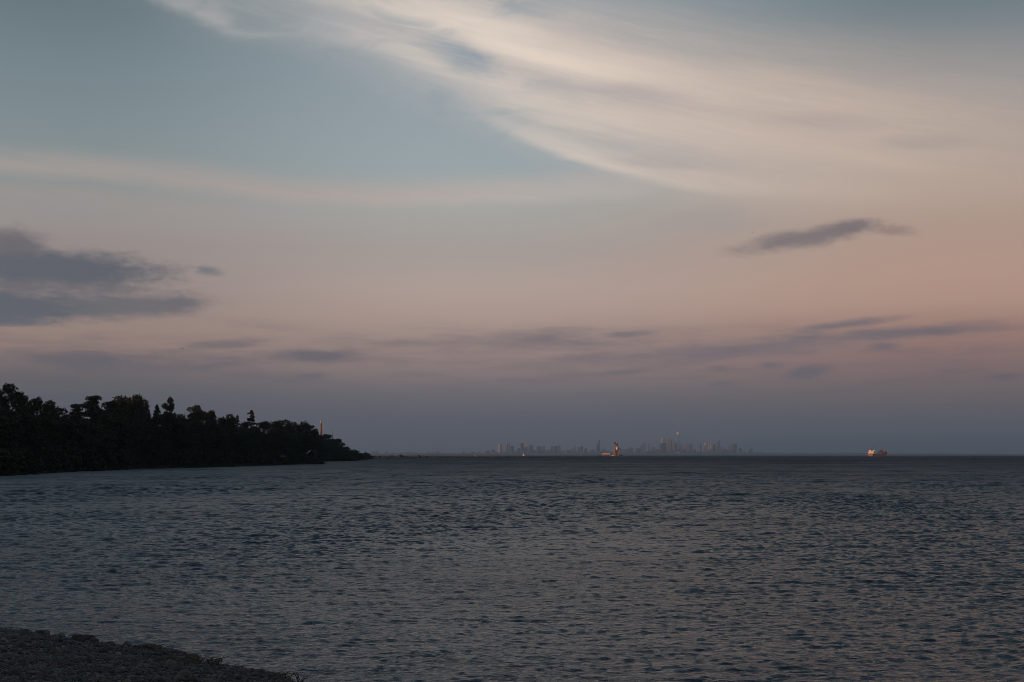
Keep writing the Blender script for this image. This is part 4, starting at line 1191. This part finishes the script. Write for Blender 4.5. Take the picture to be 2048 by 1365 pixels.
        o.location = (c.x, D, -1); o.rotation_euler = (0, 0, rz)
        tag(o, lab, 'skyscraper' if y < 892 else 'building', 'buildings of the far city skyline')
    # the ragged bottom row
    secs = [(741, 975, 903.0, 908.0, 'tiny hazy block of the low far shore left of the pale pink slab tower', 'low blocks on the far shore, left'),
            (975, 1240, 899.5, 906.5, 'low hazy block along the foot of the skyline left of the pier tower', 'low blocks at the foot of the left skyline'),
            (1240, 1470, 897.5, 905.5, 'low hazy block along the foot of the skyline around the needle tower', 'low blocks at the foot of the central skyline'),
            (1470, 1525, 902.0, 907.0, 'last low hazy block trailing off right of the dark flat topped slab', 'low blocks trailing off right')]
    protos = {}
    for x0, x1, ya, yb, lab, grp in secs:
        x = x0
        while x < x1:
            w = g.uniform(2.2, 6.5); y = g.uniform(ya, yb)
            if x0 == 741 and g.random() < 0.35: x += w; continue
            D = CITY_D + g.uniform(-900, 200); kk = D / FPX
            fin = ['grey', 'grey', 'dark', 'pale', 'brown'][g.integers(5)]
            c = at(x + w / 2, y, D)
            H = c.z + 2; W = w * kk * 0.9
            if fin not in protos:
                mb = MB(); mb.box((0, 0, 0.44), (1, 0.8, 0.88)); mb.box((0.1, 0, 0.94), (0.5, 0.5, 0.12)); mb.box((-0.1, -0.2, 0.15), (1.25, 0.9, 0.30))
                o = mb.build('city_block', sets[fin]); protos[fin] = o
            else:
                o = protos[fin].copy(); COL.objects.link(o)
            o.location = (c.x, D, -1); o.scale = (W, W, H); o.rotation_euler = (0, 0, R(g.uniform(-20, 20)))
            tag(o, lab, 'building', grp)
            x += w * (g.uniform(0.6, 1.0) if x0 == 741 else g.uniform(0.5, 0.85))
    # the needle tower
    con = mat('needle_unlit_concrete', (0.17, 0.16, 0.155), (0.22, 0.21, 0.20), 0.02, 0.8)  # tower shafts darkened in colour to read as unlit beside the bright pod
    podm = mat('needle_pod_cladding', (0.46, 0.42, 0.41), (0.54, 0.50, 0.48), 0.05, 0.5)
    D = CITY_D - 300; kk = D / FPX
    c = at(1356.6, 843.5, D); H = c.z
    t = empty('observation_tower', (c.x, D, 0)); tag(t, 'very tall needle tower with a round pod and long spire, highest in the skyline', 'tower')
    zp = at(1356, 867.5, D).z
    mb = MB()
    for a in (0, 120, 240):
        ca, sa = math.cos(R(a)), math.sin(R(a))
        rings = []
        for z, l, w in ((0, 27, 9), (80, 18, 8), (zp * 0.6, 12, 7), (zp - 8, 9, 6)):
            rings.append([Vector((ca * x - sa * y, sa * x + ca * y, z)) for x, y in ((0, -w / 2), (l, -w / 2 * 0.7), (l, w / 2 * 0.7), (0, w / 2))])
        mb.loft(rings)
    mb.lathe([(11, 0), (9.5, 80), (8.5, zp * 0.6), (8, zp)], 18)
    mb.build('shaft', con, t)
    MB().lathe([(9, zp - 24), (20, zp - 16), (27, zp - 8), (28, zp), (24, zp + 8), (21, zp + 14), (12, zp + 20), (9, zp + 26)], 30).build('pod', podm, t, True)
    zs = at(1356, 858, D).z
    MB().lathe([(8.5, zp + 24), (7.2, zs - 14)], 16).build('upper_shaft', con, t, True)
    MB().lathe([(7.5, zs - 14), (11, zs - 10), (11, zs - 2), (7, zs + 3)], 20).build('sky_pod', podm, t, True)
    MB().lathe([(5.0, zs + 2), (4.4, (zs + H) / 2), (3.2, (zs + H) / 2 + 2), (1.6, H)], 12).build('spire', podm, t, True)
    # white domed stadium at its foot
    c = at(1356.5, 903.2, CITY_D - 900); o = MB().lathe([(46, 0), (46, 14), (43, 24), (33, 36), (18, 43), (4, 45.5)], 36).build('domed_stadium', podm, None, True)
    o.location = (c.x, CITY_D - 900, 0); tag(o, 'pale domed hall at the foot of the needle tower', 'stadium')
    # far low land
    land = mat('far_shore_woods', (0.030, 0.036, 0.030), (0.055, 0.06, 0.05), 0.002, 0.95)
    xs = np.linspace(-4200, 9200, 700)
    hh = 18 + 9 * vnoise(np.column_stack([xs, xs * 0]), 220, 5) + 12 * vnoise(np.column_stack([xs, xs * 0 + 9]), 70, 6)
    X = 1024 + xs / (CITY_D - 1200) * FPX
    hh *= np.interp(X, [400, 740, 1000, 1250, 1500, 1560, 1750, 2060, 2300], [0.9, 0.95, 1.1, 1.2, 1.3, 1.25, 1.15, 0.75, 0.5])
    ds = [0, 25, 160, 900, 2600]; fs = [0.0, 0.6, 1.0, 0.9, 0.2]
    V = np.concatenate([np.column_stack([xs, np.full_like(xs, CITY_D - 1200 + d), hh * f - 1.0]) for d, f in zip(ds, fs)])
    n = len(xs); i = np.arange(len(ds) - 1)[:, None] * n + np.arange(n - 1)[None, :]
    F = np.stack([i, i + 1, i + n + 1, i + n], -1).reshape(-1, 4)
    o = link_mesh('far_shore', np_mesh('far_shore', V, F), land)
    tag(o, 'low hazy land below the far skyline', 'shore', kind='structure')

# ------------------------------------------------------------------ small things
def build_small(stone):
    g = np.random.default_rng(8)
    rock = mat('shore_boulder', (0.024, 0.024, 0.024), (0.055, 0.054, 0.054), 5.0, 0.8, 0.8, 0, 0.2)
    V3, F3 = ico(3)
    for X, Y, s, lab in ((181, 1279, 0.22, 'largest dark boulder on the waterline, near the left of the beach'), (203, 1287, 0.15, 'smaller dark boulder touching the right of the largest one'),
                         (95, 1263, 0.13, 'low dark boulder on the waterline near the left picture edge'), (300, 1302, 0.15, 'dark boulder in the clump midway down the waterline'),
                         (332, 1312, 0.12, 'small dark boulder just above the grassy tuft')):
        D = EYE * FPX / (Y - HORIZ) ; x = (X - 1024) / FPX * D
        o = link_mesh('boulder', np_mesh('boulder', boulder_verts(V3, g, s, 0.7), F3, False), rock)
        o.location = (x, D - 0.1, max(0.05, ground_z(x, D - 0.1) + s * 0.15)); tag(o, lab, 'boulder', 'boulders on the beach waterline')
    # tufts of dry weed
    weed = mat('dry_weed', (0.045, 0.042, 0.030), (0.085, 0.078, 0.055), 8, 0.9)
    for X, Y, n, r, lab in ((368, 1330, 120, 0.55, 'largest tuft of dark weed on the beach edge'), (285, 1300, 60, 0.35, 'small weed tuft left of the largest tuft'), (545, 1352, 70, 0.4, 'weed tuft at the lower end of the waterline')):
        D = EYE * FPX / (Y - HORIZ) * 0.985; x = (X - 1024) / FPX * D; z = ground_z(x, D)
        mb = MB()
        for i in range(n):
            a = g.uniform(0, 6.28); q = r * math.sqrt(g.random()); h = g.uniform(0.04, 0.13); b = g.uniform(0, 6.28)
            bx, by = q * math.cos(a) * 1.5, q * math.sin(a)
            mb.tube([(bx, by, -0.03), (bx + 0.05 * math.cos(b), by + 0.05 * math.sin(b), h * 0.6), (bx + 0.2 * math.cos(b), by + 0.2 * math.sin(b), h)], [0.012, 0.009, 0.003], 4)
        o = mb.build('weed_tuft', weed); o.location = (x, D, z); tag(o, lab, 'weeds', 'weed tufts on the beach')
    # pale stones and a boat under the far trees
    pale = mat('pale_limestone', (0.14, 0.14, 0.137), (0.20, 0.20, 0.195), 2.0, 0.85, 0.3)
    D = 292; c = at(185, 931, D)
    V = V3 * np.array([0.42, 0.35, 0.72]); V[:, 0] += np.where(V[:, 2] < 0, -V[:, 2] * 0.25, -0.05); V += 0.05 * np.sin(V3 @ np.array([3.1, 2.2, 4.0]))[:, None]
    o = link_mesh('standing_stone', np_mesh('standing_stone', V, F3, True), pale); gz = ground_z(c.x, D); o.location = (c.x, D, max(gz + 0.4, c.z)); o.location.z = gz + 0.55
    tag(o, 'pale upright stone standing against the black trees near the water', 'stone')
    D = 545; c = at(566, 913, D); gz = ground_z(c.x, D)
    zr = c.z - gz
    t = empty('shelter', (c.x, D, gz), R(10)); tag(t, 'small open shelter whose pale flat roof shows under the dark trees', 'shelter')
    MB().box((0, 0, zr), (1.9, 1.6, 0.26), bevel=0.05).box((0, 0, zr + 0.19), (1.6, 1.3, 0.12), bevel=0.03).build('roof', pale, t)
    wood = mat('shelter_post_timber', (0.012, 0.011, 0.010), (0.02, 0.018, 0.016), 4, 0.95, 0, 0, 0.1)
    for sx in (-0.75, 0.75):
        for sy in (-0.6, 0.6):
            MB().tube([(sx, sy, -0.3), (sx, sy, zr - 0.1)], 0.06, 6).build('post', wood, t)
    MB().box((0, 0.45, 0.5), (1.4, 0.35, 0.08)).box((-0.5, 0.45, 0.22), (0.08, 0.3, 0.5)).box((0.5, 0.45, 0.22), (0.08, 0.3, 0.5)).build('bench', wood, t)
    D = 560; c = at(588, 918.5, D); o = link_mesh('pale_stone', np_mesh('pale_stone', stone_verts(V3, g, 0.42, 0.7), F3, True), pale)
    o.location = (c.x, D, ground_z(c.x, D) + 0.2); tag(o, 'small pale stone right of the open shelter', 'stone')
    # cottage with a pale gable showing at the right end of the trees
    D = 634; c = at(620.5, 904, D); gz = ground_z(c.x, D)
    t = empty('cottage', (c.x + 0.3, D, gz - 0.2), R(-18)); tag(t, 'small cottage whose pale gable edge shows between the end trees', 'cottage')
    whitep = mat('cottage_white_trim', (0.74, 0.74, 0.73), (0.82, 0.82, 0.81), 2, 0.6)
    wallm = mat('cottage_dark_boards', (0.014, 0.013, 0.011), (0.024, 0.021, 0.018), 2, 0.95, 0, 0, 0.1)
    hz = c.z - gz - 0.6
    MB().prism([(-1.6, 0), (1.6, 0), (1.6, hz), (0, hz + 1.1), (-1.6, hz)], 0, 4, Matrix.Rotation(R(90), 4, 'X') @ Matrix.Scale(-1, 4, (0, 0, 1))).build('wall', wallm, t)
    mb = MB()
    for s in (-1, 1):
        mb.loft([[Vector((s * 1.95, -0.25, hz - 0.2)), Vector((s * 1.95, 4.2, hz - 0.2)), Vector((s * 1.95, 4.2, hz + 0.05)), Vector((s * 1.95, -0.25, hz + 0.05))],
                 [Vector((0, -0.25, hz + 1.2)), Vector((0, 4.2, hz + 1.2)), Vector((0, 4.2, hz + 1.45)), Vector((0, -0.25, hz + 1.45))]])
    mb.build('roof', wallm, t)
    mb = MB()
    mb.loft([[Vector((-1.95, -0.45, hz - 0.25)), Vector((-1.95, -0.3, hz - 0.25)), Vector((-1.95, -0.3, hz + 0.2)), Vector((-1.95, -0.45, hz + 0.2))],
             [Vector((0, -0.45, hz + 1.15)), Vector((0, -0.3, hz + 1.15)), Vector((0, -0.3, hz + 1.6)), Vector((0, -0.45, hz + 1.6))]])
    mb.build('gable_board', whitep, t)
    MB().box((0, -0.05, hz * 0.45), (0.9, 0.08, 1.0)).build('window', mat('cottage_glass', (0.02, 0.022, 0.025), None, 1, 0.1), t)
    # gulls
    birdm = mat('bird_plumage', (0.05, 0.045, 0.04), (0.08, 0.075, 0.07), 5, 0.8)
    for X, Y, D, rz, lab in ((1505, 465, 800, 0.2, 'lone dark bird flying just left of the right hand grey cloud'), (364.5, 698, 900, 1.2, 'lone dark bird flying above the wooded shore')):
        bm = bmesh.new(); lay = bm.verts.layers.skin.verify()
        me = bpy.data.meshes.new('bird')
        P = [(-0.32, 0, 0.02), (-0.16, 0, 0.0), (0.06, 0, 0.0), (0.2, 0, 0.04), (0.3, 0, 0.07), (0.36, 0, 0.06)]
        rr = [0.05, 0.075, 0.095, 0.06, 0.05, 0.015]
        vs = [bm.verts.new(p) for p in P]
        for a, b in zip(vs, vs[1:]): bm.edges.new((a, b))
        for s in (-1, 1):
            q = [(0.10, s * 0.25, 0.10), (0.06, s * 0.5, 0.12), (-0.06, s * 0.78, 0.05), (-0.14, s * 0.92, 0.0)]
            w = [bm.verts.new(p) for p in q]; ch = [vs[2]] + w
            for a, b in zip(ch, ch[1:]): bm.edges.new((a, b))
            vs += w; rr += [0.07, 0.06, 0.04, 0.012]
        for v, r in zip(vs, rr): v[lay].radius = (r, r)
        vs[0][lay].use_root = True
        bm.to_mesh(me); bm.free()
        o = link_mesh('bird', me, birdm)
        o.modifiers.new('s', 'SKIN'); o.modifiers.new('u', 'SUBSURF').levels = 1; o.modifiers[1].render_levels = 1
        o.location = at(X, Y, D); o.rotation_euler = (0.25, 0, rz); o.scale = (1.5,) * 3
        tag(o, lab, 'bird')

# ------------------------------------------------------------------ haze, sun, camera
HAZE_D = 4.7e-5
HAZE_C = (0.56, 0.77, 1.0)
def build_haze():
    mb = MB(); mb.box((1500, 14000, 278), (44000, 34000, 562)); m = bpy.data.materials.new('haze_air'); m.use_nodes = True
    nt = m.node_tree; nt.nodes.clear()
    out = nt.nodes.new('ShaderNodeOutputMaterial'); v = nt.nodes.new('ShaderNodeVolumePrincipled')
    v.inputs['Color'].default_value = (*HAZE_C, 1); v.inputs['Density'].default_value = HAZE_D; v.inputs['Anisotropy'].default_value = 0.6
    nt.links.new(v.outputs[0], out.inputs['Volume'])
    o = mb.build('haze', m); o.display_type = 'WIRE'
    tag(o, 'thin blue grey haze over the lake', 'haze', kind='stuff')

def build_light_camera():
    ld = bpy.data.lights.new('sun', 'SUN'); ld.energy = SUN_E; ld.angle = R(0.6); ld.color = SUN_C
    lo = bpy.data.objects.new('sun', ld); COL.objects.link(lo)
    lo.rotation_euler = (-SUNV).to_track_quat('-Z', 'Y').to_euler(); lo.location = (-50, -50, 60)
    cd = bpy.data.cameras.new('camera'); co = bpy.data.objects.new('camera', cd); COL.objects.link(co)
    cd.sensor_width = 36.0; cd.lens = FPX / 2048.0 * 36.0; cd.clip_start = 0.1; cd.clip_end = 120000
    co.location = (0, 0, EYE); co.rotation_euler = (R(90) + PITCH, 0, 0)
    S.camera = co
    S.view_settings.view_transform = 'Standard'; S.view_settings.look = 'None'; S.view_settings.exposure = 0; S.view_settings.gamma = 1
    S.view_settings.use_curve_mapping = False
    S.render.engine = 'CYCLES'
    c = S.cycles
    c.use_denoising = True
    try: c.denoiser = 'OPENIMAGEDENOISE'
    except Exception: pass
    c.filter_width = 0.85
    c.max_bounces = 5; c.diffuse_bounces = 2; c.glossy_bounces = 2; c.transmission_bounces = 2; c.volume_bounces = 0; c.transparent_max_bounces = 4
    c.sample_clamp_indirect = 4.0

HAZE_GLOW = (0.082, 0.087, 0.108)
SUN_E = 4.5
SUN_C = (1.0, 0.46, 0.22)

build_sky()
build_water()
build_land()
stone = build_pebbles()
build_trees()
build_breakwater(stone)
build_pier()
build_chimney()
build_ship()
build_sailboats()
build_city()
build_small(stone)
build_haze()
build_light_camera()
